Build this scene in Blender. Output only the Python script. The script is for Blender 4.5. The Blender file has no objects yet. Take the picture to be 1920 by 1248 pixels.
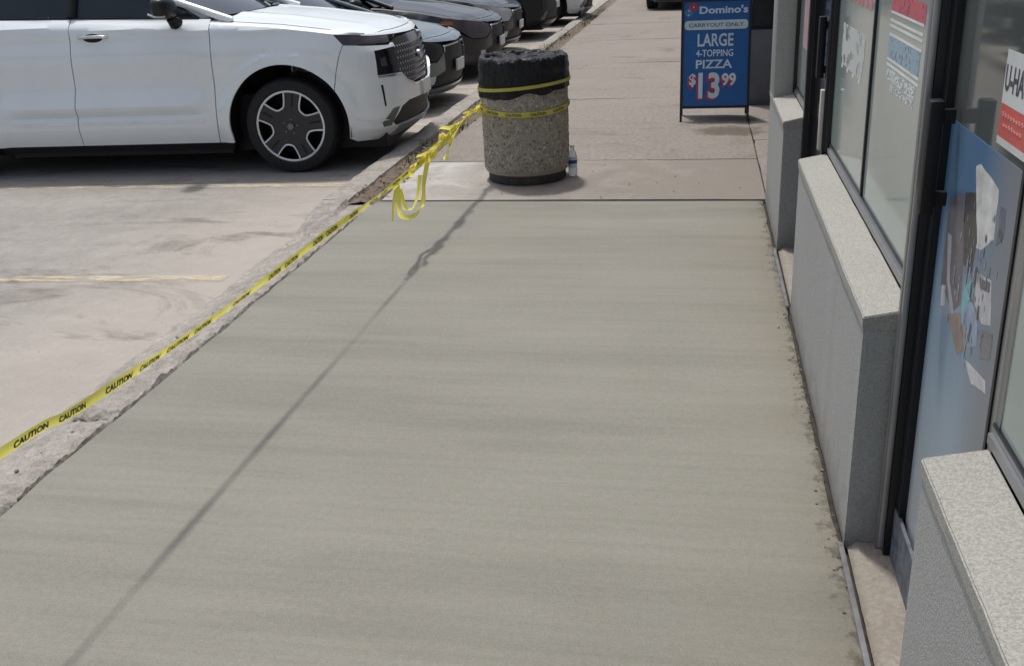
import bpy, bmesh, math, random
from mathutils import Vector, Matrix, noise
random.seed(7)
S = bpy.context.scene
C = S.collection
PI = math.pi

# ------------------------------------------------------------------ camera
cam_d = bpy.data.cameras.new('camera'); cam = bpy.data.objects.new('camera', cam_d); C.objects.link(cam)
S.camera = cam
cam_d.sensor_width = 36.0; cam_d.sensor_fit = 'HORIZONTAL'; cam_d.lens = 34.82
cam_d.clip_start = 0.05; cam_d.clip_end = 2000
_p, _y, _r = 0.3793, 0.19558, -0.05086          # pitch down, yaw left, roll
fw = Vector((-math.sin(_y)*math.cos(_p), math.cos(_y)*math.cos(_p), -math.sin(_p)))
rt = Vector((math.cos(_y), math.sin(_y), 0)); up = rt.cross(fw)
r2 = rt*math.cos(_r) + up*math.sin(_r); u2 = -rt*math.sin(_r) + up*math.cos(_r)
M = Matrix((r2, u2, -fw)).transposed().to_4x4(); M.translation = Vector((0, 0, 1.6))
cam.matrix_world = M

# ------------------------------------------------------------------ sky, sun, exposure
SUN_AZ, SUN_EL = math.radians(-30), math.radians(72)     # azimuth from +y towards +x
w = bpy.data.worlds.new('World'); S.world = w; w.use_nodes = True
nt = w.node_tree; nt.nodes.clear()
out = nt.nodes.new('ShaderNodeOutputWorld'); bg = nt.nodes.new('ShaderNodeBackground')
sky = nt.nodes.new('ShaderNodeTexSky'); sky.sky_type = 'NISHITA'; sky.sun_disc = False
sky.sun_elevation = SUN_EL; sky.sun_rotation = SUN_AZ; sky.dust_density = 4.0; sky.air_density = 1.0
hs = nt.nodes.new('ShaderNodeHueSaturation'); hs.inputs['Saturation'].default_value = 0.72
nt.links.new(sky.outputs[0], hs.inputs['Color']); nt.links.new(hs.outputs[0], bg.inputs[0])
bg.inputs[1].default_value = 0.105
nt.links.new(bg.outputs[0], out.inputs[0])
sd = bpy.data.lights.new('sun', 'SUN'); sun = bpy.data.objects.new('sun', sd); C.objects.link(sun)
sd.energy = 2.05; sd.angle = math.radians(3.5); sd.color = (1.0, 0.965, 0.91)
sdir = Vector((math.sin(SUN_AZ)*math.cos(SUN_EL), math.cos(SUN_AZ)*math.cos(SUN_EL), math.sin(SUN_EL)))
sun.rotation_euler = (-sdir).to_track_quat('-Z', 'Y').to_euler()
sun.location = sdir*40
S.view_settings.view_transform = 'Standard'; S.view_settings.look = 'None'
S.view_settings.exposure = 0.42; S.view_settings.gamma = 1.0; S.view_settings.use_curve_mapping = False
S.render.engine = 'CYCLES'

# ------------------------------------------------------------------ helpers
def thing(name, label, cat, loc=(0, 0, 0), rotz=0, group=None):
    o = bpy.data.objects.new(name, None); C.objects.link(o)
    o.empty_display_size = .2
    o.location = loc; o.rotation_euler = (0, 0, rotz)
    return tag(o, label, cat, group)
def tag(o, label, cat, group=None):
    o['label'] = label; o['category'] = cat
    if group: o['group'] = group
    return o
def link(name, me, m, parent=None):
    o = bpy.data.objects.new(name, me); C.objects.link(o)
    if m is not None:
        if isinstance(m, (list, tuple)):
            for q in m: me.materials.append(q)
        else: me.materials.append(m)
    if parent is not None: o.parent = parent
    return o
def fin(name, bm, m, parent=None, smooth=None, recalc=True):
    if recalc: bmesh.ops.recalc_face_normals(bm, faces=bm.faces)
    if smooth:
        for f in bm.faces: f.smooth = True
        lim = math.radians(smooth)
        for e in bm.edges:
            if len(e.link_faces) == 2: e.smooth = e.calc_face_angle(0) < lim
    me = bpy.data.meshes.new(name); bm.to_mesh(me); bm.free()
    return link(name, me, m, parent)
def pyd(name, vs, fs, m, parent=None, smooth=None):
    bm = bmesh.new(); v = [bm.verts.new(p) for p in vs]
    for f in fs:
        try: bm.faces.new([v[i] for i in f])
        except ValueError: pass
    return fin(name, bm, m, parent, smooth)
def struct(o): o['kind'] = 'structure'; return o
def stuff(o): o['kind'] = 'stuff'; return o
def add_box(bm, a, b, bev=0.0):
    a = Vector(a); b = Vector(b)
    r = bmesh.ops.create_cube(bm, size=1, matrix=Matrix.Translation((a+b)/2) @ Matrix.Diagonal((*(b-a), 1)))
    if bev:
        es = list({e for v in r['verts'] for e in v.link_edges})
        bmesh.ops.bevel(bm, geom=es, offset=bev, segments=2, profile=.5, affect='EDGES')
def box(name, a, b, m, parent=None, bev=0.0):
    bm = bmesh.new(); add_box(bm, a, b, bev)
    return fin(name, bm, m, parent, 35 if bev else None)
def catmull(P, n=8):
    P = [Vector(p) for p in P]; out = []
    for i in range(len(P)-1):
        p0 = P[max(i-1, 0)]; p1 = P[i]; p2 = P[i+1]; p3 = P[min(i+2, len(P)-1)]
        for k in range(n):
            t = k/n
            out.append(.5*((2*p1)+(p2-p0)*t+(2*p0-5*p1+4*p2-p3)*t*t+(3*p1-p0-3*p2+p3)*t*t*t))
    out.append(P[-1]); return out
def add_tube(bm, P, r, seg=8, cap=True):
    P = [Vector(p) for p in P]; rings = []
    for i, p in enumerate(P):
        d = (P[min(i+1, len(P)-1)]-P[max(i-1, 0)]).normalized()
        a = d.orthogonal().normalized() if i == 0 else (pa - d*pa.dot(d)).normalized()
        pa = a; b = d.cross(a)
        rr = r[i] if isinstance(r, (list, tuple)) else r
        rings.append([bm.verts.new(p+(a*math.cos(2*PI*k/seg)+b*math.sin(2*PI*k/seg))*rr) for k in range(seg)])
    for i in range(len(rings)-1):
        for k in range(seg):
            bm.faces.new((rings[i][k], rings[i][(k+1) % seg], rings[i+1][(k+1) % seg], rings[i+1][k]))
    if cap: bm.faces.new(rings[0]); bm.faces.new(rings[-1])
def add_lathe(bm, prof, seg=48, axis='Z', c=(0, 0, 0), warp=None):
    rings = []; c = Vector(c)
    for r, h in prof:
        ring = []
        for k in range(seg):
            a = 2*PI*k/seg
            rr, hh = (r, h) if warp is None else warp(r, h, a)
            p = Vector((rr*math.cos(a), rr*math.sin(a), hh)) if axis == 'Z' else Vector((rr*math.cos(a), hh, rr*math.sin(a)))
            ring.append(bm.verts.new(c+p))
        rings.append(ring)
    for i in range(len(rings)-1):
        for k in range(seg):
            bm.faces.new((rings[i][k], rings[i][(k+1) % seg], rings[i+1][(k+1) % seg], rings[i+1][k]))
    return rings
def smooth01(a, b, x):
    t = max(0, min(1, (x-a)/(b-a))); return t*t*(3-2*t)
def interp(tab, x):
    if x <= tab[0][0]: return tab[0][1]
    for (a, va), (b, vb) in zip(tab, tab[1:]):
        if x <= b: return va+(vb-va)*(x-a)/(b-a)
    return tab[-1][1]

# ------------------------------------------------------------------ materials
class NT:
    def __init__(s, name):
        s.m = bpy.data.materials.new(name); s.m.use_nodes = True
        s.t = s.m.node_tree; s.b = s.t.nodes['Principled BSDF']; s.o = s.t.nodes['Material Output']
    def n(s, ty, **k):
        n = s.t.nodes.new(ty)
        for a, v in k.items():
            if a in n.inputs.keys() if isinstance(a, str) else False: n.inputs[a].default_value = v
            else: setattr(n, a, v)
        return n
    def l(s, a, b): s.t.links.new(a, b)
    def coord(s, scale=(1, 1, 1), rot=(0, 0, 0), kind='Object'):
        tc = s.n('ShaderNodeTexCoord'); mp = s.n('ShaderNodeMapping')
        mp.inputs['Scale'].default_value = scale; mp.inputs['Rotation'].default_value = rot
        s.l(tc.outputs[kind], mp.inputs['Vector']); return mp.outputs[0]
    def noise(s, scale, vec, detail=4, rough=.55, dist=0):
        n = s.n('ShaderNodeTexNoise'); n.inputs['Scale'].default_value = scale; n.inputs['Detail'].default_value = detail
        n.inputs['Roughness'].default_value = rough; n.inputs['Distortion'].default_value = dist
        s.l(vec, n.inputs['Vector']); return n.outputs['Fac']
    def vor(s, scale, vec, feat='F1', out='Distance'):
        n = s.n('ShaderNodeTexVoronoi'); n.feature = feat; n.inputs['Scale'].default_value = scale
        s.l(vec, n.inputs['Vector']); return n.outputs[out]
    def ramp(s, fac, stops, interp='LINEAR'):
        n = s.n('ShaderNodeValToRGB'); cr = n.color_ramp; cr.interpolation = interp
        while len(cr.elements) < len(stops): cr.elements.new(.5)
        for e, (p, c) in zip(cr.elements, stops):
            e.position = p; e.color = (*c, 1) if len(c) == 3 else c
        s.l(fac, n.inputs[0]); return n.outputs[0]
    def mix(s, fac, a, b, blend='MIX'):
        n = s.n('ShaderNodeMix'); n.data_type = 'RGBA'; n.blend_type = blend
        for v, i in ((fac, 0), (a, 6), (b, 7)):
            if isinstance(v, (int, float)): n.inputs[i].default_value = v
            elif isinstance(v, tuple): n.inputs[i].default_value = (*v, 1)
            else: s.l(v, n.inputs[i])
        return n.outputs[2]
    def math(s, op, a, b=None):
        n = s.n('ShaderNodeMath'); n.operation = op
        for v, i in ((a, 0), (b, 1)):
            if v is None: continue
            if isinstance(v, (int, float)): n.inputs[i].default_value = v
            else: s.l(v, n.inputs[i])
        return n.outputs[0]
    def bump(s, h, strength=.3, dist=.01):
        n = s.n('ShaderNodeBump'); n.inputs['Strength'].default_value = strength; n.inputs['Distance'].default_value = dist
        s.l(h, n.inputs['Height']); s.l(n.outputs[0], s.b.inputs['Normal'])
    def set(s, col=None, rough=None, metal=None, **k):
        if col is not None:
            if isinstance(col, tuple): s.b.inputs['Base Color'].default_value = (*col, 1)
            else: s.l(col, s.b.inputs['Base Color'])
        if rough is not None:
            if isinstance(rough, (int, float)): s.b.inputs['Roughness'].default_value = rough
            else: s.l(rough, s.b.inputs['Roughness'])
        if metal is not None: s.b.inputs['Metallic'].default_value = metal
        for a, v in k.items(): s.b.inputs[a.replace('_', ' ')].default_value = v
        return s.m
def plain(name, col, rough=.5, metal=0, var=.12, scale=6, bump=0, **k):
    n = NT(name); v = n.coord()
    f = n.noise(scale, v, 5)
    c = n.ramp(f, [(.3, tuple(x*(1-var) for x in col)), (.7, tuple(min(1, x*(1+var)) for x in col))])
    if bump: n.bump(n.noise(scale*20, v, 3), bump, .004)
    return n.set(c, rough, metal, **k)

def m_fresh():
    n = NT('fresh_concrete'); v = n.coord(); st = n.coord((0.300, 5.198, 0.848)); st2 = n.coord((1.5, 60, 1)); st3 = n.coord((0.258, 2.080, 0.848)); st4 = n.coord((.8, 22, 1))
    a = n.noise(1.0, st, 6, .6, .3); b = n.noise(1.5, v, 7, .65, .5); c = n.noise(1.6, st2, 3); g = n.noise(190, v, 3, .7); e = n.noise(1.3, st3, 5, .65, .6); f = n.noise(1.2, st4, 4, .6, .2); h = n.noise(45, v, 4, .7)
    base = n.ramp(a, [(.34, (0.137, 0.133, 0.108)), (.5, (0.207, 0.201, 0.169)), (.66, (0.253, 0.247, 0.216))])
    base = n.mix(.40, base, n.ramp(b, [(.32, (0.142, 0.135, 0.107)), (.5, (0.207, 0.200, 0.167)), (.68, (0.266, 0.262, 0.231))]))
    base = n.mix(.50, base, n.ramp(e, [(.37, (0.116, 0.111, 0.089)), (.48, (0.202, 0.196, 0.166)), (.62, (0.262, 0.257, 0.228))]))
    base = n.mix(.12, base, n.ramp(f, [(.38, (0.102, 0.099, 0.080)), (.5, (0.207, 0.201, 0.169)), (.62, (0.284, 0.279, 0.247))]))
    base = n.mix(.05, base, n.ramp(c, [(.35, (0.120, 0.117, 0.095)), (.65, (0.292, 0.286, 0.250))]))
    base = n.mix(.16, base, n.ramp(h, [(.35, (0.111, 0.107, 0.085)), (.65, (0.300, 0.292, 0.258))]))
    base = n.mix(.22, base, n.ramp(g, [(.32, (0.078, 0.075, 0.061)), (.68, (0.327, 0.321, 0.284))]))
    # warm dusty band next to the wall, spatter of grout in its edge
    sx = n.n('ShaderNodeSeparateXYZ'); n.l(n.coord(), sx.inputs[0])
    wb = n.math('MULTIPLY', n.ramp(n.math('ADD', sx.outputs[0], n.math('MULTIPLY', n.math('SUBTRACT', b, .5), 1.3)), [(.0, (0, 0, 0)), (.42, (1, 1, 1))]), .32)
    base = n.mix(wb, base, (0.193, 0.162, 0.117))
    ed = n.math('MULTIPLY', n.ramp(n.math('ADD', sx.outputs[0], n.math('MULTIPLY', n.math('SUBTRACT', n.noise(16, v, 5, .75), .5), .30)), [(.378, (0, 0, 0)), (.42, (1, 1, 1))]), .75)
    base = n.mix(ed, base, (0.073, 0.062, 0.046))
    # fine pits
    sp = n.vor(38, v); pit = n.ramp(sp, [(.032, (0.327, 0.321, 0.305)), (.055, (1, 1, 1))])
    base = n.mix(1, base, pit, 'MULTIPLY')
    n.bump(n.math('ADD', n.noise(1.4, n.coord((2, 110, 1)), 3), n.math('MULTIPLY', g, .9)), .38, .004)
    return n.set(base, n.ramp(e, [(.35, (.6, .6, .6)), (.6, (.78, .78, .78))]), Specular_IOR_Level=.38)
def m_old():
    n = NT('old_concrete'); v = n.coord(); st = n.coord((0.416, 2.993, 0.948))
    oi = n.n('ShaderNodeObjectInfo')
    a = n.noise(2.4, st, 7, .68, .5); b = n.noise(1.3, v, 7, .68, .7); g = n.noise(120, v, 4, .75); sp = n.noise(28, v, 4, .7)
    base = n.ramp(a, [(.28, (0.143, 0.119, 0.098)), (.5, (0.216, 0.190, 0.165)), (.72, (0.281, 0.255, 0.228))])
    base = n.mix(.45, base, n.ramp(b, [(.32, (0.134, 0.107, 0.085)), (.5, (0.208, 0.184, 0.159)), (.7, (0.295, 0.271, 0.244))]))
    base = n.mix(.35, base, n.ramp(g, [(.3, (0.102, 0.086, 0.074)), (.7, (0.341, 0.309, 0.280))]))
    base = n.mix(.34, base, n.ramp(sp, [(.36, (0.083, 0.066, 0.052)), (.64, (0.341, 0.309, 0.275))]))
    st1 = n.ramp(n.noise(1.1, n.coord((0.922, 1.403, 0.948)), 6, .7, 1.2), [(.56, (0, 0, 0)), (.70, (1, 1, 1))])
    base = n.mix(n.math('MULTIPLY', st1, .6), base, (0.088, 0.066, 0.049))
    sx = n.n('ShaderNodeSeparateXYZ'); n.l(v, sx.inputs[0])
    ex = n.math('MULTIPLY', n.math('SUBTRACT', sx.outputs[0], .26), 2.6); ey = n.math('MULTIPLY', n.math('SUBTRACT', sx.outputs[1], 8.56), 3.4)
    rr = n.math('ADD', n.math('ADD', n.math('MULTIPLY', ex, ex), n.math('MULTIPLY', ey, ey)), n.math('MULTIPLY', n.math('SUBTRACT', n.noise(7, v, 6, .75), .5), 1.6))
    base = n.mix(n.math('MULTIPLY', n.ramp(rr, [(.25, (1, 1, 1)), (.75, (0, 0, 0))]), .85), base, (.075, .055, .035))      # old spill by the sign
    base = n.mix(n.math('MULTIPLY', oi.outputs['Random'], .18), base, (0.259, 0.245, 0.228))
    n.bump(g, .5, .004)
    return n.set(base, .88)
def m_patch():
    n = NT('whitened_old_concrete'); v = n.coord()
    a = n.noise(2.2, v, 7, .7, .6); g = n.noise(120, v, 4, .75)
    sx = n.n('ShaderNodeSeparateXYZ'); n.l(n.coord(), sx.inputs[0])
    lime = n.math('ADD', n.math('MULTIPLY', n.math('ADD', sx.outputs[0], 1.15), -.26), n.math('SUBTRACT', a, .02))   # cement wash spilt on the kerb side
    base = n.ramp(lime, [(.25, (.17, .148, .125)), (.46, (.245, .222, .198)), (.62, (.32, .302, .28)), (.84, (.54, .54, .53))])
    base = n.mix(.3, base, n.ramp(g, [(.3, (.14, .12, .105)), (.7, (.44, .41, .375))]))
    st1 = n.ramp(n.noise(3.4, n.coord((1, 2.2, 1)), 6, .75, 1.0), [(.60, (0, 0, 0)), (.68, (1, 1, 1))])
    base = n.mix(n.math('MULTIPLY', st1, .5), base, (.13, .115, .10))
    n.bump(g, .5, .004)
    return n.set(base, .88)
def m_lot():
    n = NT('dusty_lot'); v = n.coord(); st = n.coord((.25, 1.3, 1), (0, 0, .06))
    a = n.noise(1.6, st, 7, .68, .5); b = n.noise(.7, v, 7, .65, .8); g = n.noise(80, v, 5, .78); h = n.noise(9, v, 5, .7)
    base = n.ramp(a, [(.28, (.20, .19, .177)), (.5, (.305, .29, .27)), (.72, (.385, .368, .345))])
    base = n.mix(.4, base, n.ramp(b, [(.32, (.17, .162, .152)), (.55, (.30, .283, .26)), (.75, (.41, .378, .345))]))
    base = n.mix(.32, base, n.ramp(g, [(.3, (.13, .12, .108)), (.7, (.46, .43, .40))]))
    base = n.mix(.2, base, n.ramp(h, [(.35, (.12, .11, .10)), (.65, (.36, .335, .31))]))
    # dust swept against the kerb
    sx = n.n('ShaderNodeSeparateXYZ'); n.l(n.coord(), sx.inputs[0])
    d = n.ramp(n.math('ADD', n.math('MULTIPLY', n.math('ADD', sx.outputs[0], 4.3), .62), n.math('MULTIPLY', n.math('SUBTRACT', b, .5), 2.2)), [(.15, (0, 0, 0)), (.95, (1, 1, 1))])
    base = n.mix(n.math('MULTIPLY', d, .5), base, (.395, .358, .312))
    # oil and tyre stains
    o1 = n.ramp(n.noise(.9, n.coord((.7, 1.6, 1)), 7, .72, 1.0), [(.53, (0, 0, 0)), (.64, (1, 1, 1))])
    base = n.mix(n.math('MULTIPLY', o1, .6), base, (.095, .078, .062))
    w1 = n.ramp(n.noise(2.4, n.coord((.5, 2.2, 1)), 6, .75, .6), [(.62, (0, 0, 0)), (.70, (1, 1, 1))])
    base = n.mix(n.math('MULTIPLY', w1, .35), base, (.45, .43, .40))
    n.bump(g, .5, .006)
    return n.set(base, .9)
def m_line():
    n = NT('worn_yellow_paint'); v = n.coord()
    f = n.noise(14, n.coord((.5, 2, 1)), 6, .75)
    c = n.ramp(n.noise(3, v), [(.3, (.58, .50, .33)), (.7, (.62, .56, .42))])
    tr = n.n('ShaderNodeBsdfTransparent'); mx = n.n('ShaderNodeMixShader')
    n.set(c, .85)
    n.l(n.ramp(f, [(.38, (0, 0, 0)), (.60, (.75, .75, .75))]), mx.inputs[0])
    n.l(tr.outputs[0], mx.inputs[1]); n.l(n.b.outputs[0], mx.inputs[2]); n.l(mx.outputs[0], n.o.inputs[0])
    return n.m
def m_kerb():
    n = NT('broken_kerb_concrete'); v = n.coord()
    a = n.noise(7, v, 7, .7, .4); b = n.vor(38, v, 'F1', 'Color'); g = n.noise(110, v, 3, .7)
    base = n.ramp(a, [(.30, (.12, .108, .092)), (.44, (.235, .216, .193)), (.58, (.33, .305, .28)), (.75, (.44, .42, .395))])
    sx0 = n.n('ShaderNodeSeparateXYZ'); n.l(n.coord(), sx0.inputs[0])
    dst = n.ramp(n.math('ADD', n.math('MULTIPLY', sx0.outputs[0], -1.0), n.math('MULTIPLY', n.math('SUBTRACT', n.noise(2.2, v, 6, .7), .5), .5)), [(.9, (0, 0, 0)), (1.0, (1, 1, 1))]) if False else None
    sx = n.n('ShaderNodeSeparateColor'); n.l(b, sx.inputs[0])
    base = n.mix(n.math('MULTIPLY', sx.outputs[0], .35), base, n.ramp(sx.outputs[1], [(.1, (.10, .09, .075)), (.6, (.38, .34, .30)), (1, (.6, .57, .53))]))
    base = n.mix(.3, base, n.ramp(g, [(.3, (.14, .125, .11)), (.7, (.55, .52, .48))]))
    n.bump(n.math('ADD', g, n.vor(38, v)), .7, .01)
    return n.set(base, .95)
def m_dirt():
    n = NT('dirt_and_litter'); v = n.coord()
    a = n.noise(9, v, 7, .75); g = n.noise(70, v, 4, .75)
    base = n.ramp(a, [(.3, (.06, .045, .033)), (.5, (.14, .105, .08)), (.7, (.26, .21, .165))])
    base = n.mix(.4, base, n.ramp(g, [(.3, (.04, .03, .022)), (.7, (.36, .30, .25))]))
    n.bump(g, .9, .02)
    return n.set(base, .97)
def m_stucco(name, lo, hi, scale=95, spk=.45, dirt=False):
    n = NT(name); v = n.coord()
    a = n.noise(scale, v, 3, .75); b = n.noise(1.8, v, 5, .6); s = n.vor(scale*1.5, v, 'F1', 'Color')
    base = n.ramp(b, [(.3, lo), (.7, hi)])
    sx = n.n('ShaderNodeSeparateColor'); n.l(s, sx.inputs[0])
    mid = tuple((p+q)/2 for p, q in zip(lo, hi))
    base = n.mix(spk, base, n.ramp(sx.outputs[0], [(.1, tuple(x*.55 for x in mid)), (.5, mid), (.95, tuple(min(1, x*1.4) for x in mid))]))
    base = n.mix(.25, base, n.ramp(a, [(.3, tuple(x*.6 for x in mid)), (.7, tuple(min(1, x*1.4) for x in mid))]))
    if dirt:
        dr = n.ramp(n.noise(5, n.coord((1, 1, .12)), 5, .65), [(.52, (0, 0, 0)), (.72, (1, 1, 1))])
        base = n.mix(n.math('MULTIPLY', dr, .22), base, tuple(x*.55 for x in mid))
        sx = n.n('ShaderNodeSeparateXYZ'); n.l(n.coord(), sx.inputs[0])
        sp = n.ramp(n.math('ADD', sx.outputs[2], n.math('MULTIPLY', n.math('SUBTRACT', n.noise(9, v, 6, .75), .5), .5)), [(.0, (1, 1, 1)), (.13, (0, 0, 0))])
        base = n.mix(n.math('MULTIPLY', sp, .5), base, (.20, .175, .14))
    n.bump(a, .7, .005)
    return n.set(base, .85)
def m_agg():
    n = NT('aggregate_matrix'); v = n.coord(); g = n.noise(120, v, 3, .7)
    base = n.ramp(g, [(.3, (.25, .222, .182)), (.7, (.42, .38, .32))]); n.bump(g, .8, .006)
    return n.set(base, .9)
def m_pebble():
    n = NT('pebbles'); v = n.coord(); s = n.vor(60, v, 'F1', 'Color'); sx = n.n('ShaderNodeSeparateColor'); n.l(s, sx.inputs[0])
    return n.set(n.ramp(sx.outputs[0], [(0, (.10, .088, .072)), (.3, (.27, .235, .192)), (.75, (.45, .40, .335)), (1, (.62, .58, .51))]), .65)
def m_bag():
    n = NT('black_bag_plastic'); v = n.coord((1, 1, .45)); g = n.noise(16, v, 5, .65, 1.2)
    n.bump(g, .95, .035)
    return n.set(n.ramp(n.noise(6, n.coord(), 3), [(.3, (.007, .008, .010)), (.7, (.012, .013, .016))]), .24, Specular_IOR_Level=.3)
def m_paint(name, col, metal=0.0, rough=.35, coat=1.0, ior=1.5):
    n = NT(name); v = n.coord(); f = n.noise(2.5, v, 5, .6)
    c = n.ramp(f, [(.3, tuple(x*.94 for x in col)), (.7, col)])
    return n.set(c, rough, metal, Coat_Weight=coat, Coat_Roughness=.03, Coat_IOR=ior)
def m_glass(name, lo, hi, rough=.06, spec=.5):
    n = NT(name); v = n.coord(); f = n.noise(1.7, v, 4, .5, .4)
    c = n.ramp(f, [(.3, lo), (.7, hi)])
    return n.set(c, n.ramp(n.noise(4, v, 5), [(.3, (rough,)*3), (.7, (rough*2.2,)*3)]), Specular_IOR_Level=spec)
def m_poster():
    n = NT('poster_print'); v = n.coord(); sx = n.n('ShaderNodeSeparateXYZ'); n.l(v, sx.inputs[0])
    z = n.math('ADD', sx.outputs[2], n.math('MULTIPLY', n.math('SUBTRACT', n.noise(7, n.coord((1, 6, 1)), 5, .7), .5), .22))
    c = n.ramp(z, [(.25, (.40, .43, .45)), (.55, (.32, .40, .47)), (.75, (.23, .32, .41)), (1.0, (.09, .17, .28)), (1.2, (.075, .165, .30))])
    yy = n.ramp(n.math('SUBTRACT', 2.3, sx.outputs[1]), [(.27, (0, 0, 0)), (.44, (1, 1, 1))])
    c = n.mix(n.math('MULTIPLY', yy, .75), c, (.20, .205, .215))
    return n.set(c, .3)
def m_print(name, col, var=.3, scale=40, rough=.35):
    return plain(name, col, rough, 0, var, scale)
def m_decal(name, fg, fac=.9, sc=(1, 60, 60), thr=.45):
    n = NT(name); v = n.coord(sc); f = n.noise(1, v, 2, .5)
    tr = n.n('ShaderNodeBsdfTransparent'); mx = n.n('ShaderNodeMixShader'); n.set(fg, .4)
    n.l(n.ramp(f, [(thr-.04, (0, 0, 0)), (thr+.04, (fac,)*3)]), mx.inputs[0])
    n.l(tr.outputs[0], mx.inputs[1]); n.l(n.b.outputs[0], mx.inputs[2]); n.l(mx.outputs[0], n.o.inputs[0])
    return n.m
def m_leaf():
    n = NT('weed_green'); oi = n.noise(8, n.coord(), 3)
    return n.set(n.ramp(oi, [(.3, (.05, .08, .02)), (.55, (.11, .14, .04)), (.75, (.22, .20, .09))]), .7)
def m_clear():
    n = NT('clear_plastic'); f = n.noise(12, n.coord(), 2)
    return n.set(n.ramp(f, [(.3, (.82, .85, .88)), (.7, (.9, .92, .94))]), .12, Transmission_Weight=.55, IOR=1.3)

FRESH = m_fresh(); OLD = m_old(); PATCH = m_patch(); LOT = m_lot(); LINE = m_line(); KERB = m_kerb(); DIRT = m_dirt()
STUC = m_stucco('grey_stucco', (.33, .338, .325), (.395, .40, .382), 170, .38, True)
SILL = m_stucco('speckled_sill', (.30, .297, .272), (.37, .364, .335), 190, .5)
AGG = m_agg(); PEB = m_pebble(); BAG = m_bag(); LEAF = m_leaf(); CLEAR = m_clear()
BLACK = plain('black_metal', (.015, .016, .018), .4, .2)
BLACKP = plain('black_plastic', (.008, .008, .010), .5, Specular_IOR_Level=.3)
RUB = plain('tyre_rubber', (.014, .014, .015), .8, 0, .2, 20, .3)
CHROME = plain('chrome_trim', (.72, .73, .75), .16, 1)
SILV = plain('silver_metal', (.50, .51, .53), .32, 1)
BRIGHT = plain('machined_alloy', (.82, .83, .84), .35, .2)
ALU = plain('aluminium_frame', (.36, .37, .385), .38, .8)
DARKF = plain('dark_bronze_frame', (.012, .014, .018), .35, .2, Specular_IOR_Level=.35)
GAPM = plain('dark_joint', (.045, .04, .034), .95, 0, .4, 30)
GAPW = plain('grey_joint_filler', (.15, .15, .155), .85, 0, .35, 18)
THR = m_stucco('dirty_threshold_concrete', (.22, .195, .165), (.38, .345, .305), 60, .4, True)
CARGL = m_glass('car_glass', (.012, .018, .022), (.02, .028, .033), .03)
FILM = m_glass('frosted_window', (.30, .365, .34), (.38, .445, .415), .045, .7)
DGL = m_glass('door_glass', (.075, .09, .088), (.115, .13, .128), .035, .8)
DARKGL = m_glass('dark_window', (.006, .009, .011), (.012, .016, .018), .05)
def m_tape():
    n = NT('yellow_tape'); f = n.noise(20, n.coord(), 3)
    c = n.ramp(f, [(.3, (.80, .73, .12)), (.7, (.88, .82, .20))]); n.set(c, .35)
    tl = n.n('ShaderNodeBsdfTranslucent'); n.l(c, tl.inputs[0]); mx = n.n('ShaderNodeMixShader'); mx.inputs[0].default_value = .5
    n.l(n.b.outputs[0], mx.inputs[1]); n.l(tl.outputs[0], mx.inputs[2]); n.l(mx.outputs[0], n.o.inputs[0])
    return n.m
YEL = m_tape()
TXTB = plain('tape_lettering', (.03, .028, .02), .5)

def panel_sheet(name, poly, x, m, parent=None, th=.0015, d=-1):
    """flat print or film in the wall plane: poly of (y, z) at x, facing -x"""
    bm = bmesh.new()
    v = [bm.verts.new((x, a, b)) for a, b in poly]
    f = bm.faces.new(v)
    r = bmesh.ops.extrude_face_region(bm, geom=[f])
    for q in r['geom']:
        if isinstance(q, bmesh.types.BMVert): q.co.x += d*th
    return fin(name, bm, m, parent)

def flat_print(name, poly, x, m, parent):
    bm = bmesh.new(); bm.faces.new([bm.verts.new((x, a, b)) for a, b in poly]); bm.normal_update()
    bmesh.ops.triangulate(bm, faces=bm.faces[:], ngon_method='EAR_CLIP')
    return fin(name, bm, m, parent)

def text_bm(body, size=1.0, bold=0.0, align='CENTER', extrude=0.0):
    """lettering as a flat mesh in xy"""
    cu = bpy.data.curves.new('lettering', 'FONT'); cu.body = body; cu.size = size; cu.offset = bold
    cu.align_x = align; cu.align_y = 'CENTER'; cu.extrude = extrude; cu.resolution_u = 3
    o = bpy.data.objects.new('lettering', cu); C.objects.link(o)
    me = bpy.data.meshes.new_from_object(o.evaluated_get(bpy.context.evaluated_depsgraph_get()))
    bpy.data.objects.remove(o); bpy.data.curves.remove(cu)
    bm = bmesh.new(); bm.from_mesh(me); bpy.data.meshes.remove(me)
    return bm
def fit_text(body, x0, x1, y0, y1, bold=.0, extrude=.0):
    """text scaled to fill a rectangle"""
    bm = text_bm(body, 1.0, bold, 'LEFT', extrude)
    xs = [v.co.x for v in bm.verts]; ys = [v.co.y for v in bm.verts]
    ax, bx, ay, by = min(xs), max(xs), min(ys), max(ys)
    for v in bm.verts:
        v.co.x = x0+(v.co.x-ax)/(bx-ax)*(x1-x0); v.co.y = y0+(v.co.y-ay)/(by-ay)*(y1-y0)
    return bm

# ================================================================== GROUND
struct(pyd('parking_lot', [(-300, -200, -.12), (300, -200, -.12), (300, 500, -.12), (-300, 500, -.12)], [(0, 1, 2, 3)], LOT))
def stall_line(xa, ya, xb, yb, w=.10):
    d = Vector((xb-xa, yb-ya, 0)).normalized(); nrm = Vector((-d.y, d.x, 0))*w/2
    a = Vector((xa, ya, -.116)); b = Vector((xb, yb, -.116))
    struct(pyd('painted_stall_line', [a-nrm, b-nrm, b+nrm, a+nrm], [(0, 1, 2, 3)], LINE))
stall_line(-8.2, 4.66, -2.62, 4.955)
stall_line(-8.2, 7.10, -2.62, 7.19)
for y in (9.75, 12.3, 14.85, 17.4, 19.95, 22.5): stall_line(-8.2, y-.1, -2.72, y)

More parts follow.
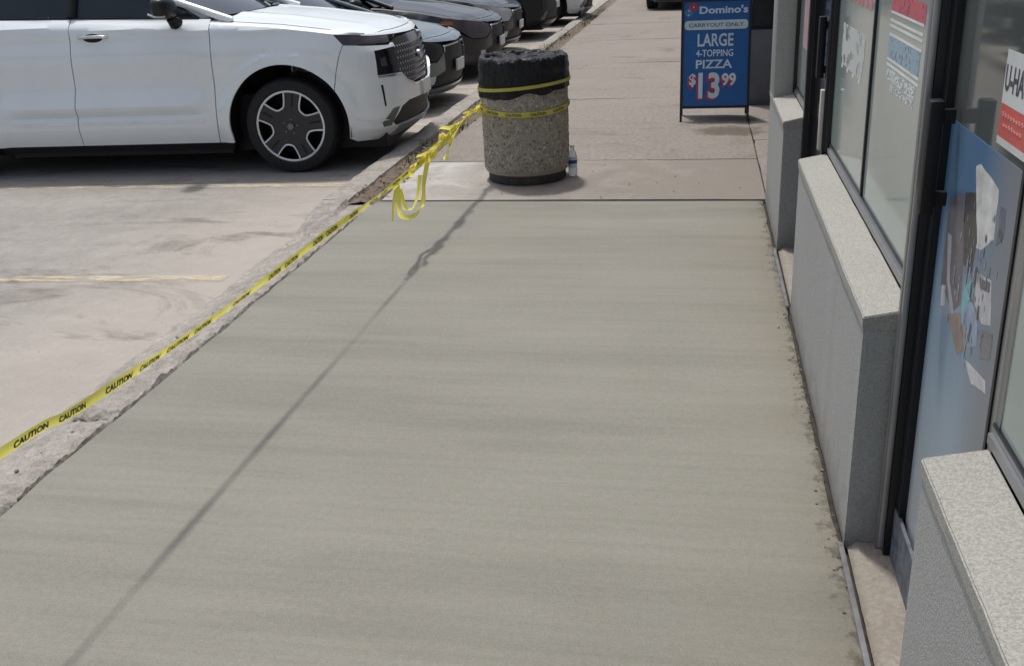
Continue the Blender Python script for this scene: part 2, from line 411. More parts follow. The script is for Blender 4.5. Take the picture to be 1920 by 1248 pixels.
# fresh slab: one long broom-finished pour
def slab_left(y): return -2.128+.018*noise.noise((0, y*1.3, 3))+.008*noise.noise((0, y*6, 9))
def build_slab():
    ys = [-2.5+i*.055 for i in range(int((6.27+2.5)/.055)+1)]; ys[-1] = 6.268
    vs = []; prof = None; fs = []
    for y in ys:
        xl = slab_left(y); xr = .409+.006*noise.noise((5, y*5, 1))+.005*noise.noise((5, y*17, 4))
        row = [(xl, -.14), (xl-.002, -.03), (xl+.004, -.008), (xl+.016, 0)]
        row += [(xl+.016+(xr-.028-xl)*k/18, 0) for k in range(1, 19)]
        row += [(xr-.003, -.004), (xr, -.02), (xr, -.14)]
        n = len(row)
        end = -.012 if y > 6.26 else 0
        for x, z in row:
            zz = z+(.0022*noise.noise((x*1.5, y*1.5, 0)) if z > -.02 else 0)
            vs.append((x, y, zz+(end if z > -.02 else 0)))
    for i in range(len(ys)-1):
        for k in range(n-1):
            a = i*n+k; fs.append((a, a+1, a+1+n, a+n))
    fs.append(tuple(range(n-1, -1, -1))); fs.append(tuple(range((len(ys)-1)*n, len(ys)*n)))
    o = pyd('fresh_sidewalk', vs, fs, FRESH, None, 50); struct(o)
build_slab()
# dark bed under the joints and beside the wall
struct(pyd('joint_bed', [(-2.13, -2.5, -.035), (.46, -2.5, -.035), (.46, 40, -.035), (-2.13, 40, -.035)], [(0, 1, 2, 3)], GAPM))

# old sidewalk, panel by panel
osw = bpy.data.objects.new('old_sidewalk', None); C.objects.link(osw); struct(osw)
def sw_panel(y0, y1, x0, x1, m, seed):
    nx, ny = 16, max(6, int((y1-y0)/.2)); vs = []; fs = []
    for j in range(ny+1):
        for i in range(nx+1):
            x = x0+(x1-x0)*i/nx; y = y0+(y1-y0)*j/ny
            z = .003*noise.noise((x, y, seed))
            if i in (0, nx) or j in (0, ny): z -= .008
            if j == 0: y += .006*noise.noise((x*5, seed, 0))
            if i == 0: x += .02*noise.noise((y*3, seed, 5))
            vs.append((x, y, z))
    nb = len(vs)
    for j in range(ny):
        for i in range(nx):
            a = j*(nx+1)+i; fs.append((a, a+1, a+nx+2, a+nx+1))
    loop = [i for i in range(nx+1)]+[j*(nx+1)+nx for j in range(1, ny+1)]+[ny*(nx+1)+i for i in range(nx-1, -1, -1)]+[j*(nx+1) for j in range(ny-1, 0, -1)]
    for q in loop: vs.append((vs[q][0], vs[q][1], -.1))
    for k in range(len(loop)):
        k2 = (k+1) % len(loop); fs.append((loop[k], nb+k, nb+k2, loop[k2]))
    return pyd('panel', vs, fs, m, osw, 50)
sw_panel(6.292, 7.482, -2.10, .43, PATCH, 1.0)
ye = 7.495
for i in range(9):
    y1 = ye+3.01
    sw_panel(ye, y1-.012, -2.10, .415 if ye > 10.3 else .43, OLD, 3.0+i); ye = y1
for i, (a, b) in enumerate(((6.34, 8.2), (8.21, 9.9))): sw_panel(a, b, .44, 1.75, OLD, 40+i)

# kerb: broken along the fresh pour, whole beyond it
def kerb_mesh():
    y0, y1 = -2.5, 6.30; ny = 480; nx = 30; vs = []; fs = []
    for j in range(ny+1):
        y = y0+(y1-y0)*j/ny
        xr = slab_left(y)-.006; xl = -2.56+.03*noise.noise((y*1.4, 0, 7))+.015*noise.noise((y*6, 0, 2))
        for i in range(nx+1):
            t = i/nx; x = xl+(xr-xl)*t
            prof = interp([(0, -.124), (.18, -.105), (.36, -.075), (.5, -.045), (.66, -.025), (.88, -.014), (.94, -.022), (.965, -.06), (1, -.075)], t)
            rq = .18+.82*smooth01(.38, .62, t+.22*noise.noise((0, y*1.9, 5)))
            r = (noise.fractal((x*11, y*11, 0), .9, 2.0, 5)*.016+noise.noise((x*45, y*45, 2))*.007)*rq
            chip = max(0, noise.noise((x*3.1, y*1.7, 11))-.15)*.08*rq
            bl = smooth01(5.7, 6.28, y); far = interp([(0, -.125), (.03, -.04), (.09, -.008), (.5, -.002), (.56, -.04), (1, -.03)], t)
            z = (prof+r*(.25 if i in (0,) else 1)-chip)*(1-bl)+(far+r*.2)*bl
            vs.append((x, y, min(z, -.002)))
    for j in range(ny):
        for i in range(nx):
            a = j*(nx+1)+i; fs.append((a, a+1, a+nx+2, a+nx+1))
    struct(pyd('broken_kerb', vs, fs, KERB, None, 40))
kerb_mesh()
def kerb_far():
    y0, y1 = 6.30, 36; ny = 500; vs = []; fs = []
    pr = [(-2.56, -.13), (-2.545, -.03), (-2.52, -.006), (-2.45, 0), (-2.38, 0), (-2.335, -.006), (-2.325, -.05)]
    for j in range(ny+1):
        y = y0+(y1-y0)*j/ny; jit = .012*noise.noise((y*2, 3, 3))
        gap = -.03 if (y % 3.05) < .06 else 0
        for x, z in pr:
            vs.append((x+jit+.01*noise.noise((y*9, x, 1)), y, z+gap*(z > -.04)+.006*noise.noise((x*12, y*5, 6))))
    n = len(pr)
    for j in range(ny):
        for i in range(n-1):
            a = j*n+i; fs.append((a, a+1, a+n+1, a+n))
    fs.append(tuple(range(n)))
    struct(pyd('kerb', vs, fs, KERB, None, 40))
    vs = []; fs = []; nx = 8
    for j in range(ny+1):
        y = 6.27+(y1-6.27)*j/ny
        for i in range(nx+1):
            x = -2.34+.27*i/nx
            vs.append((x, y, -.028+.020*noise.fractal((x*7, y*7, 1), .9, 2, 4)))
    for j in range(ny):
        for i in range(nx):
            a = j*(nx+1)+i; fs.append((a, a+1, a+nx+2, a+nx+1))
    struct(pyd('dirt_strip', vs, fs, DIRT, None, 60))
kerb_far()

# crumbs of concrete along the wall joint and the kerb
def crumbs():
    bm = bmesh.new()
    def chunk(x, y, z, s):
        r = bmesh.ops.create_icosphere(bm, subdivisions=1, radius=s)
        sc = Vector((random.uniform(.6, 1.3), random.uniform(.6, 1.3), random.uniform(.4, .9)))
        for v in r['verts']:
            v.co = Vector((v.co.x*sc.x*random.uniform(.75, 1.2), v.co.y*sc.y*random.uniform(.75, 1.2), v.co.z*sc.z))+Vector((x, y, z))
    for i in range(800):
        y = random.uniform(1.2, 6.25)
        if random.random() > .30+1.2*noise.noise((y*2.3, 0, 0)): continue
        x = .412-abs(random.gauss(0, .022)); s = random.choice((.0015, .002, .003, .004, .0055))
        chunk(x, y, s*.3, s)
    for i in range(420):
        y = random.uniform(1.0, 6.2); x = slab_left(y)-abs(random.gauss(.05, .08)); s = random.choice((.002, .003, .004, .006, .009))
        chunk(x, y, -.03 if x > -2.45 else -.115, s)
    for i in range(60):
        chunk(random.uniform(-5.5, -2.6), random.uniform(2.8, 7), -.119, random.uniform(.002, .0045))
    for i in range(22):
        chunk(random.uniform(-2.0, .35), random.uniform(6.31, 7.3), .002, random.uniform(.003, .008))
    stuff(fin('concrete_crumbs', bm, m_stucco('crumb_grey', (.10, .09, .075), (.24, .22, .19), 60, .5), None))['label'] = 'crumbs of broken concrete scattered along the kerb and wall joint'
crumbs()
bm = bmesh.new(); bmesh.ops.create_icosphere(bm, subdivisions=3, radius=1)
for v in bm.verts:
    f = 1+.25*noise.noise(v.co*2.1)+.1*noise.noise(v.co*6)
    v.co = Vector((v.co.x*.085*f, v.co.y*.05*f, max(-.4, v.co.z)*.024*f))
o = fin('broken_concrete_chunk', bm, KERB, None, 35); o.location = (-2.27, 3.06, -.022); o.rotation_euler = (.1, .12, -.3)
tag(o, 'flat broken lump of concrete lying on the crumbled kerb under the tape', 'concrete chunk')

# ================================================================== STOREFRONT
GX = .545
sf = thing('storefront', 'grey stucco shop front with low sill walls, glass panes and doors', 'building', (.42, 0, 0))
def at_sf(o):                       # parts are modelled in world space: shift them under the empty
    o.location = -Vector((.42, 0, 0)) if o.parent is sf else o.location
    return o
def roughen(bm, y0, y1, amp):       # hand-floated plaster: edges wander a little and are nicked
    k = 1
    while y0+k*.045 < y1:
        if y0+k*.045 > .9: bmesh.ops.bisect_plane(bm, geom=bm.verts[:]+bm.edges[:]+bm.faces[:], plane_co=(0, y0+k*.045, 0), plane_no=(0, 1, 0), dist=1e-5)
        k += 1
    for v in bm.verts:
        q = v.co*7; e = v.co*26
        v.co += Vector((noise.noise(q)+.6*noise.noise(e), .3*noise.noise(e+Vector((9, 0, 0))), noise.noise(q+Vector((0, 5, 0)))+.6*noise.noise(e+Vector((0, 0, 7)))))*amp
def knee_wall(y0, y1, zf=.668, zb=.692, x0=.42, x1=.535, depth=.12):
    bm = bmesh.new()
    P = [(x0+.004, 0), (x0+.004, zf-.03), (x1+depth-.115, zf-.03), (x1+depth-.115, 0)]
    a = [bm.verts.new((x, y0, z-.02 if z == 0 else z)) for x, z in P]; b = [bm.verts.new((x, y1, z-.02 if z == 0 else z)) for x, z in P]
    bm.faces.new(a); bm.faces.new(b[::-1])
    for k in range(4): bm.faces.new((a[k], a[(k+1) % 4], b[(k+1) % 4], b[k]))
    bmesh.ops.bevel(bm, geom=[e for e in bm.edges if abs((e.verts[0].co-e.verts[1].co).z) > .3], offset=.006, segments=2, affect='EDGES')
    roughen(bm, y0, y1, .0022)
    kw = at_sf(fin('knee_wall', bm, STUC, sf, 35))
    bm = bmesh.new()
    P = [(x0, zf-.034), (x0, zf), (x1, zb), (x1, zb-.06), (x0+.02, zf-.034)]
    a = [bm.verts.new((x, y0-.003, z)) for x, z in P]; b = [bm.verts.new((x, y1+.003, z)) for x, z in P]
    bm.faces.new(a); bm.faces.new(b[::-1])
    for k in range(5): bm.faces.new((a[k], a[(k+1) % 5], b[(k+1) % 5], b[k]))
    bmesh.ops.bevel(bm, geom=[e for e in bm.edges], offset=.003, segments=2, affect='EDGES')
    roughen(bm, y0, y1, .0016)
    fin('sill', bm, SILL, kw, 40)
    return kw
def window(y0, y1, mulls=(), z0=.70, z1=2.45, glass=FILM, jamb=DARKF):
    """aluminium shop window standing on a sill: frame > pane, mullion"""
    bm = bmesh.new(); add_box(bm, (GX-.012, y0, z0), (GX+.035, y1, z0+.020))
    w_ = at_sf(fin('window', bm, ALU, sf))
    box('bottom_rail', (GX-.004, y0, z0+.021), (GX+.035, y1, z0+.034), ALU, w_)
    box('top_rail', (GX-.012, y0, z1-.05), (GX+.035, y1, z1), ALU, w_)
    bm = bmesh.new()
    add_box(bm, (GX-.006, y0+.001, z0+.0345), (GX+.003, y1-.001, z0+.041))
    fin('gasket', bm, DARKF, w_)
    ed = [y0]+list(mulls)+[y1]
    for a, b in zip(ed, ed[1:]):
        box('pane', (GX, a+.01, z0+.036), (GX+.008, b-.01, z1-.052), glass, w_)
    for m_ in mulls:
        box('mullion', (GX-.008, m_-.011, z0+.0415), (GX+.03, m_+.011, z1-.052), DARKF, w_, .002)
    for j in (y0, y1):
        s = 1 if j == y0 else -1
        box('jamb', (GX-(.003 if j == 1.735 else .02), min(j, j+s*.028), z0+.001), (GX+.045, max(j, j+s*.028), z1+.002), ALU if j == 1.735 else jamb, w_, .002)
    return w_
KW = dict(near=knee_wall(-2.5, 1.722), mid=knee_wall(2.452, 4.322), far=knee_wall(5.215, 6.30))
window(-2.4, 1.735, (.2,)); window(2.44, 4.335, (3.41,)); window(5.20, 5.975, ())

def pull_handle(y, z0, z1, parent, x=.485):
    bm = bmesh.new()
    add_box(bm, (x, y-.020, z0), (x+.030, y+.020, z1), .005)
    add_box(bm, (x+.029, y-.010, z0+.02), (GX-.004, y+.010, z0+.05)); add_box(bm, (x+.029, y-.010, z1-.05), (GX-.004, y+.010, z1-.02))
    fin('handle', bm, BLACKP, parent, 35)
def door(y0, y1, glass, hy, kick=None):
    bm = bmesh.new()
    add_box(bm, (GX-.005, y0, .012), (GX+.03, y0+.0125, 2.2)); add_box(bm, (GX-.012, y1-.050, .012), (GX+.03, y1, 2.2))
    add_box(bm, (GX-.004, y0+.013, 2.12), (GX+.03, y1-.0505, 2.2)); add_box(bm, (GX-.004, y0+.013, .012), (GX+.03, y1-.0505, .09))
    d = at_sf(fin('door', bm, DARKF, sf))
    box('pane', (GX+.006, y0+.0125, .09), (GX+.016, y1-.05, 2.12), glass, d)
    pull_handle(hy, .985, 1.235, d)
    return d
d1 = door(1.765, 2.385, DGL, 2.275)
d2 = door(4.395, 5.145, DARKGL, 4.46)
# jambs either side of the doors: dark frame with a bright aluminium stop
for a, b, pj, mj in ((1.736, 1.7645, .002, ALU), (2.3865, 2.4385, .03, DARKF), (4.337, 4.3935, .03, DARKF), (5.1465, 5.199, .03, DARKF)):
    at_sf(box('door_jamb', (GX-pj, a, 0), (GX+.045, b, 2.42), mj, sf, .002))
at_sf(box('door_stop', (GX-.046, 2.418, .0), (GX-.031, 2.436, 2.42), ALU, sf, .002))
at_sf(box('door_stop', (GX-.046, 2.389, .03), (GX-.031, 2.401, 2.42), ALU, sf, .002))
at_sf(box('door_stop', (GX-.046, 4.345, .70), (GX-.031, 4.385, .95), plain('pale_frame', (.52, .47, .45), .5), sf, .002))
at_sf(box('door_header', (GX-.02, 1.74, 2.205), (GX+.05, 2.44, 2.45), DARKF, sf))
at_sf(box('door_header', (GX-.02, 4.335, 2.205), (GX+.05, 5.2, 2.45), DARKF, sf))
# pale panes of the opening beyond the second door
# thresholds
def threshold(y0, y1):
    nx, ny = 8, 24; vs = []; fs = []
    for j in range(ny+1):
        for i in range(nx+1):
            x = .432+(.60-.432)*i/nx; y = y0+(y1-y0)*j/ny
            vs.append((x, y, .004+.006*i/nx+.004*noise.noise((x*30, y*20, 4))-(.02 if i == 0 else 0)))
    for j in range(ny):
        for i in range(nx):
            a = j*(nx+1)+i; fs.append((a, a+1, a+nx+2, a+nx+1))
    at_sf(pyd('threshold', vs, fs, THR, sf, 60))
threshold(1.724, 2.450); threshold(4.324, 5.213)
at_sf(box('joint_strip', (.405, -2.5, -.03), (.4195, 2.447, .004), GAPW, sf, .002))
at_sf(box('joint_strip', (.404, 4.325, -.03), (.4185, 5.212, .004), GAPW, sf, .002))
# worn painted kick panel at the foot of the door
at_sf(box('kick_panel', (GX-.014, 2.10, .012), (GX-.0055, 2.384, .16), plain('worn_blue_grey', (.10, .115, .14), .6, 0, .5, 30), sf))
# pier, return wall, upper wall
at_sf(box('pier', (.4215, 5.985, .6605), (.62, 6.297, 3.2), STUC, sf, .006))
at_sf(box('return_wall', (.62, 6.24, -.05), (1.75, 6.30, 3.2), STUC, sf))
at_sf(box('recess_wall', (1.751, 6.24, -.05), (1.85, 10.2, 3.2), STUC, sf))
rw = at_sf(box('end_knee_wall', (.42, 9.95, -.05), (1.75, 10.19, .685), plain('shaded_grey_plaster', (.16, .158, .155), .85, 0, .15, 4), sf, .006))  # shade of the camera-facing end is put into a darker wall colour
w3 = at_sf(box('end_window', (.44, 9.975, .6855), (1.75, 9.985, 3.1), DARKGL, sf))
box('frame', (.425, 9.955, .6856), (.4395, 10.0, 3.1), DARKF, w3); box('frame', (.44, 9.955, .6856), (1.75, 9.974, .715), DARKF, w3)
box('jamb', (.455, 9.960, .74), (.470, 9.972, 3.0), ALU, w3)
at_sf(box('far_wall', (.42, 10.2, -.05), (.60, 20.5, 3.2), STUC, sf)); at_sf(box('far_wall', (.601, 20.4, -.05), (9, 20.6, 3.2), STUC, sf))
at_sf(box('fascia', (.43, -2.5, 2.455), (.75, 5.98, 3.6), STUC, sf, .004)); at_sf(box('fascia', (.43, 5.985, 3.205), (2.2, 20.5, 3.6), STUC, sf, .004))
at_sf(box('back_wall', (.66, -2.5, -.05), (.74, 6.23, 2.45), DARKF, sf)); at_sf(box('roof', (.751, -2.5, 3.3), (9, 20.6, 3.5), STUC, sf))

# notice film and prints stuck on the glass
po = thing('poster', 'blue sky poster with collage of white and dark shapes on the glass door', 'poster', (GX, 2.05, .3))
def on(par, o):
    o.location = -Vector(par.location); return o
PX = GX+.0055
on(po, panel_sheet('print_ground', [(1.79, .10), (2.334, .10), (2.334, 1.185), (1.79, 1.185)], PX, m_poster(), po, .0012))
prints = dict(
 white_shape=([(2.097, 1.13), (2.064, 1.143), (1.926, 1.124), (1.916, 1.032), (1.987, .99), (2.024, .983)], (.52, .53, .52)),
 dark_tower=([(2.151, 1.064), (2.074, 1.083), (2.022, .996), (2.032, .933), (2.098, .924), (2.137, .984)], (.045, .043, .045)),
 dark_cluster=([(2.256, 1.029), (2.167, 1.06), (2.098, .924), (2.082, .839), (2.14, .803), (2.263, .822), (2.27, .897)], (.12, .11, .13)),
 pale_block=([(2.254, .825), (2.218, .837), (2.206, .793), (2.241, .78)], (.45, .46, .46)),
 blue_shape=([(2.074, .842), (2.004, .877), (1.945, .86), (1.935, .807), (2.005, .778), (2.064, .804)], (.24, .30, .40)),
 teal_shape=([(2.059, .919), (2.011, .909), (2.025, .869), (2.062, .819), (2.078, .868)], (.16, .40, .42)),
 pale_vehicle=([(1.994, .941), (1.894, .958), (1.862, .879), (1.921, .86), (1.989, .882)], (.42, .42, .43)),
 dark_window=([(1.977, .938), (1.898, .952), (1.896, .933), (1.959, .919)], (.10, .10, .12)),
 dark_shape=([(1.899, 1.099), (1.867, 1.104), (1.86, 1.048), (1.898, 1.025)], (.11, .12, .16)),
 brown_shape=([(2.171, .787), (2.074, .824), (2.003, .774), (2.065, .734)], (.24, .19, .17)),
 white_tail=([(2.001, .752), (1.846, .772), (1.835, .751), (1.936, .726)], (.5, .5, .51)),
 grey_shape=([(1.923, .847), (1.843, .87), (1.84, .821), (1.904, .794)], (.17, .165, .17)),
 pale_beam=([(2.255, .95), (2.216, .952), (2.188, .857), (2.121, .806), (2.146, .796), (2.214, .849)], (.36, .35, .38)))
k = 0
for nm, (poly, col) in prints.items():
    k += 1
    # ragged outline, as collage photographs have
    rp = []
    for i, a in enumerate(poly):
        b = poly[(i+1) % len(poly)]
        for s in range(4):
            t = s/4; j = .0018 if s else .0005
            rp.append((a[0]+(b[0]-a[0])*t+random.uniform(-j, j), a[1]+(b[1]-a[1])*t+random.uniform(-j, j)))
    on(po, flat_print(nm, rp, PX-.00125-.00003*k, m_print('print_'+nm, tuple(min(.72, c*1.12) for c in col), .22, 30), po))
PM = [m_print('print_fleck', c, .4, 60) for c in ((.46, .46, .48), (.07, .07, .08), (.22, .20, .20), (.16, .20, .27), (.30, .30, .32), (.26, .31, .36))]
for i in range(95):
    z = random.uniform(.74, 1.07); y = 2.03+random.gauss(0, .09)+(z-.9)*.15; s = random.choice((.003, .004, .005, .007, .010))
    if not 1.82 < y < 2.27: continue
    h_ = s*random.uniform(.5, 2.2)
    on(po, flat_print('print_speck', [(y, z+h_), (y-s, z+h_+s*random.uniform(-.3, .3)), (y-s*random.uniform(.8, 1), z-h_), (y-s*.1, z-h_)], PX-.0018-.000004*i, random.choice(PM), po))

st = thing('door_sticker', 'white and red sticker with dark lettering high on the glass door', 'sticker', (GX, 1.9, 1.2))
on(st, panel_sheet('white_field', [(1.80, 1.275), (1.984, 1.275), (1.984, 1.370), (1.80, 1.370)], PX, plain('sticker_white', (.62, .65, .64), .35), st, .001))
on(st, panel_sheet('red_field', [(1.804, 1.215), (1.983, 1.215), (1.983, 1.2748), (1.804, 1.2748)], PX, plain('sticker_red', (.58, .10, .085), .35), st, .001))
on(st, panel_sheet('edge_strip', [(1.802, 1.201), (1.985, 1.201), (1.985, 1.2148), (1.802, 1.2148)], PX, plain('sticker_edge', (.6, .62, .61), .35), st, .001))
def wall_text(name, body, y0, y1, z0, z1, x, m, parent, bold=.02):
    bm = fit_text(body, 0, 1, 0, 1, bold)
    for v in bm.verts: v.co = Vector((x, y0+(y1-y0)*v.co.x, z0+(z1-z0)*v.co.y))
    return on(parent, fin(name, bm, m, parent))
INK = plain('dark_ink', (.05, .055, .08), .5)
wall_text('lettering', 'U-HAUL', 1.978, 1.806, 1.298, 1.345, PX-.0014, INK, st, .03)
SCR = plain('pale_red_script', (.72, .36, .33), .5)
bm = bmesh.new()
for row, zz in enumerate((1.255, 1.237)):
    for i in range(9-row*2):
        y_ = 1.968-.017*i-(.012 if row else 0); q_ = random.uniform(.004, .008)
        add_tube(bm, catmull([(PX-.0014, y_, zz-q_*.6), (PX-.0014, y_-.003, zz+q_*.7), (PX-.0014, y_-.007, zz-q_*.2), (PX-.0014, y_-.011, zz+q_*.3)], 4), .0008, 5)
stuff(on(st, fin('script_stroke', bm, SCR, st)))

WH = plain('decal_white', (.74, .79, .77), .4)
dg = thing('window_decal', 'faded red and pale blue decal of text lines on the window pane by the door', 'decal', (GX, 2.9, 1.1))
DX = GX-.0004
def dsheet(nm, y0, y1, z0, z1, m, i=0): on(dg, panel_sheet(nm, [(y0, z0), (y1, z0), (y1, z1), (y0, z1)], DX-.0005*i, m, dg, .0004))
dsheet('red_block', 2.69, 3.17, 1.352, 1.40, m_decal('decal_red', (.60, .13, .17), .92, (1, 40, 60), .36))
for z in (1.345, 1.322, 1.307, 1.283, 1.214, 1.198): dsheet('white_rule', 2.70, 3.165, z, z+.007, WH)
dsheet('blue_block', 2.71, 3.165, 1.222, 1.281, m_decal('decal_blue', (.36, .50, .60), .9, (1, 55, 70), .40))
dsheet('text_row', 2.73, 3.15, 1.16, 1.192, m_decal('decal_text_row', (.74, .80, .80), .95, (1, 60, 130), .47))
dsheet('text_row', 2.74, 3.08, 1.135, 1.156, m_decal('decal_text_row_small', (.74, .80, .80), .95, (1, 75, 160), .5))
dl = thing('window_decal', 'pale white block lettering decal under red letters on the farther window pane', 'decal', (GX, 3.9, 1.05))
def dsheet2(nm, poly, m): on(dl, panel_sheet(nm, poly, DX, m, dl, .0004))
DR = plain('decal_faded_red', (.62, .20, .24), .45)
for i in range(9):
    y = 4.33-.095*i; dsheet2('red_letter', [(y, 1.325), (y-.055, 1.325), (y-.055, 1.42), (y, 1.42)], DR)
m_w = m_decal('decal_soft_white', (.64, .69, .67), .9, (1, 16, 20), .44)
dsheet2('white_letter', [(4.16, 1.085), (3.60, 1.085), (3.60, 1.235), (4.16, 1.235)], m_w)
for i in range(4):
    y = 4.14-.15*i; dsheet2('white_letter', [(y, 1.07), (y-.035, 1.07), (y-.035, 1.084), (y, 1.084)], WH)
fs_ = thing('window_poster', 'narrow faded pink poster inside the window next to the pier', 'poster', (GX, 5.5, 1.0))
on(fs_, panel_sheet('sheet', [(5.30, .98), (5.72, .98), (5.72, 1.9), (5.30, 1.9)], DX, plain('faded_pink', (.46, .30, .33), .5, 0, .25, 9), fs_, .0004))
on(fs_, panel_sheet('white_strip', [(5.34, .88), (5.46, .88), (5.46, .979), (5.34, .979)], DX, WH, fs_, .0004))

# ================================================================== TRASH CAN
CX, CY = -1.197, 6.915
tc = thing('trash_can', 'round exposed aggregate concrete trash can lined with a black bag', 'trash can', (CX, CY, .002))
R0 = .300
bm = bmesh.new()
add_lathe(bm, [(.0, .06), (.276, .06), (.290, .068), (R0-.004, .085), (R0, .10), (R0, .64), (R0-.01, .66), (.25, .66), (.25, .2), (0, .2)], 64)
fin('body', bm, AGG, tc, 40)
bm = bmesh.new(); add_lathe(bm, [(0, 0), (.272, 0), (.276, .006), (.274, .0595), (0, .0595)], 64)
fin('base', bm, plain('dark_base', (.055, .05, .045), .9, 0, .3, 20, .4), tc, 40)
# pebbles pressed into the wall
bmp = bmesh.new()
ico = bmesh.new(); bmesh.ops.create_icosphere(ico, subdivisions=1, radius=1); iv = [v.co.copy() for v in ico.verts]; ifc = [[v.index for v in f.verts] for f in ico.faces]; ico.free()
vs = []; fs = []
for i in range(9500):
    a = random.uniform(0, 2*PI); h = random.uniform(.092, .63); s = random.uniform(.003, .0068)
    cpos = Vector(((R0-.001)*math.cos(a), (R0-.001)*math.sin(a), h)); q = random.uniform(.7, 1.35); b0 = len(vs)
    rot = Matrix.Rotation(random.uniform(0, 6), 3, 'X') @ Matrix.Rotation(random.uniform(0, 6), 3, 'Z')
    for p in iv:
        d = rot @ Vector((p.x*s*q, p.y*s, p.z*s*.8)); vs.append(cpos+d)
    for f in ifc: fs.append([b0+j for j in f])
bmp.free()
me = bpy.data.meshes.new('pebbles'); me.from_pydata(vs, [], fs); me.update()
for p_ in me.polygons: p_.use_smooth = True
stuff(link('pebbles', me, PEB, tc))
# bag: hangs over the rim, wrinkled
def bagwarp(r, h, a):
    c = Vector((math.cos(a)*2.6, math.sin(a)*2.6, h*5))
    n1 = noise.noise(c*1.3)*.010+noise.noise(Vector((math.cos(a)*9, math.sin(a)*9, h*2.5)))*.006
    if h < .625: h = h+.028*noise.noise(Vector((math.cos(a)*2, math.sin(a)*2, 7)))+.030*math.cos(a)
    if r > .2 and h > .8: h += .014*noise.noise(Vector((math.cos(a)*3, math.sin(a)*3, 1)))+.006*noise.noise(Vector((math.cos(a)*11, math.sin(a)*11, 1)))
    return r+n1, h
bm = bmesh.new()
prof = [(R0+.006, .602), (R0+.010, .612)]+[(R0+.011+.003*math.sin(i*1.7), .612+i*.0195) for i in range(1, 11)]+[(R0+.010, .825), (R0+.002, .845), (.285, .853), (.268, .845), (.255, .80), (.24, .70), (.21, .55), (.15, .47), (.0005, .45)]
add_lathe(bm, prof, 120, warp=bagwarp)
fin('bag', bm, BAG, tc, 80)
bm = bmesh.new()     # crumpled flap of bag across the mouth
P = []
nx, ny = 26, 12; vs = []; fs = []
for j in range(ny+1):
    for i in range(nx+1):
        x = -.24+.48*i/nx; y = -.03+.24*j/ny
        if x*x+y*y > .255**2:
            s = .255/math.sqrt(x*x+y*y); x *= s; y *= s
        vs.append((x, y, .815+.035*noise.noise((x*9, y*9, 4))+.02*noise.noise((x*22, y*22, 1))+.02*(j/ny)))
for j in range(ny):
    for i in range(nx):
        a = j*(nx+1)+i; fs.append((a, a+1, a+nx+2, a+nx+1))
bm.free(); pyd('bag_flap', vs, fs, BAG, tc, 80)

# ================================================================== WATER BOTTLE
bt = thing('water_bottle', 'clear plastic water bottle with blue and white label beside the trash can', 'bottle', (-.872, 6.93, .003))
bm = bmesh.new()
add_lathe(bm, [(0, .004), (.022, .0), (.031, .006), (.032, .03), (.0305, .05), (.032, .06), (.032, .13), (.0305, .145), (.024, .165), (.0135, .188), (.0125, .20)], 28)
fin('body', bm, CLEAR, bt, 45)
bm = bmesh.new(); add_lathe(bm, [(.0125, .2005), (.0155, .201), (.0155, .216), (.014, .218), (0, .218)], 20); fin('cap', bm, plain('white_cap', (.7, .72, .74), .4), bt, 40)
bm = bmesh.new(); add_lathe(bm, [(.0325, .062), (.0326, .128)], 28); lb = fin('wrapper', bm, plain('label_pale', (.55, .60, .68), .4), bt, 60)
bm = bmesh.new(); add_lathe(bm, [(.0329, .092), (.033, .118)], 28); fin('blue_band', bm, plain('label_blue', (.02, .05, .22), .4), lb, 60)

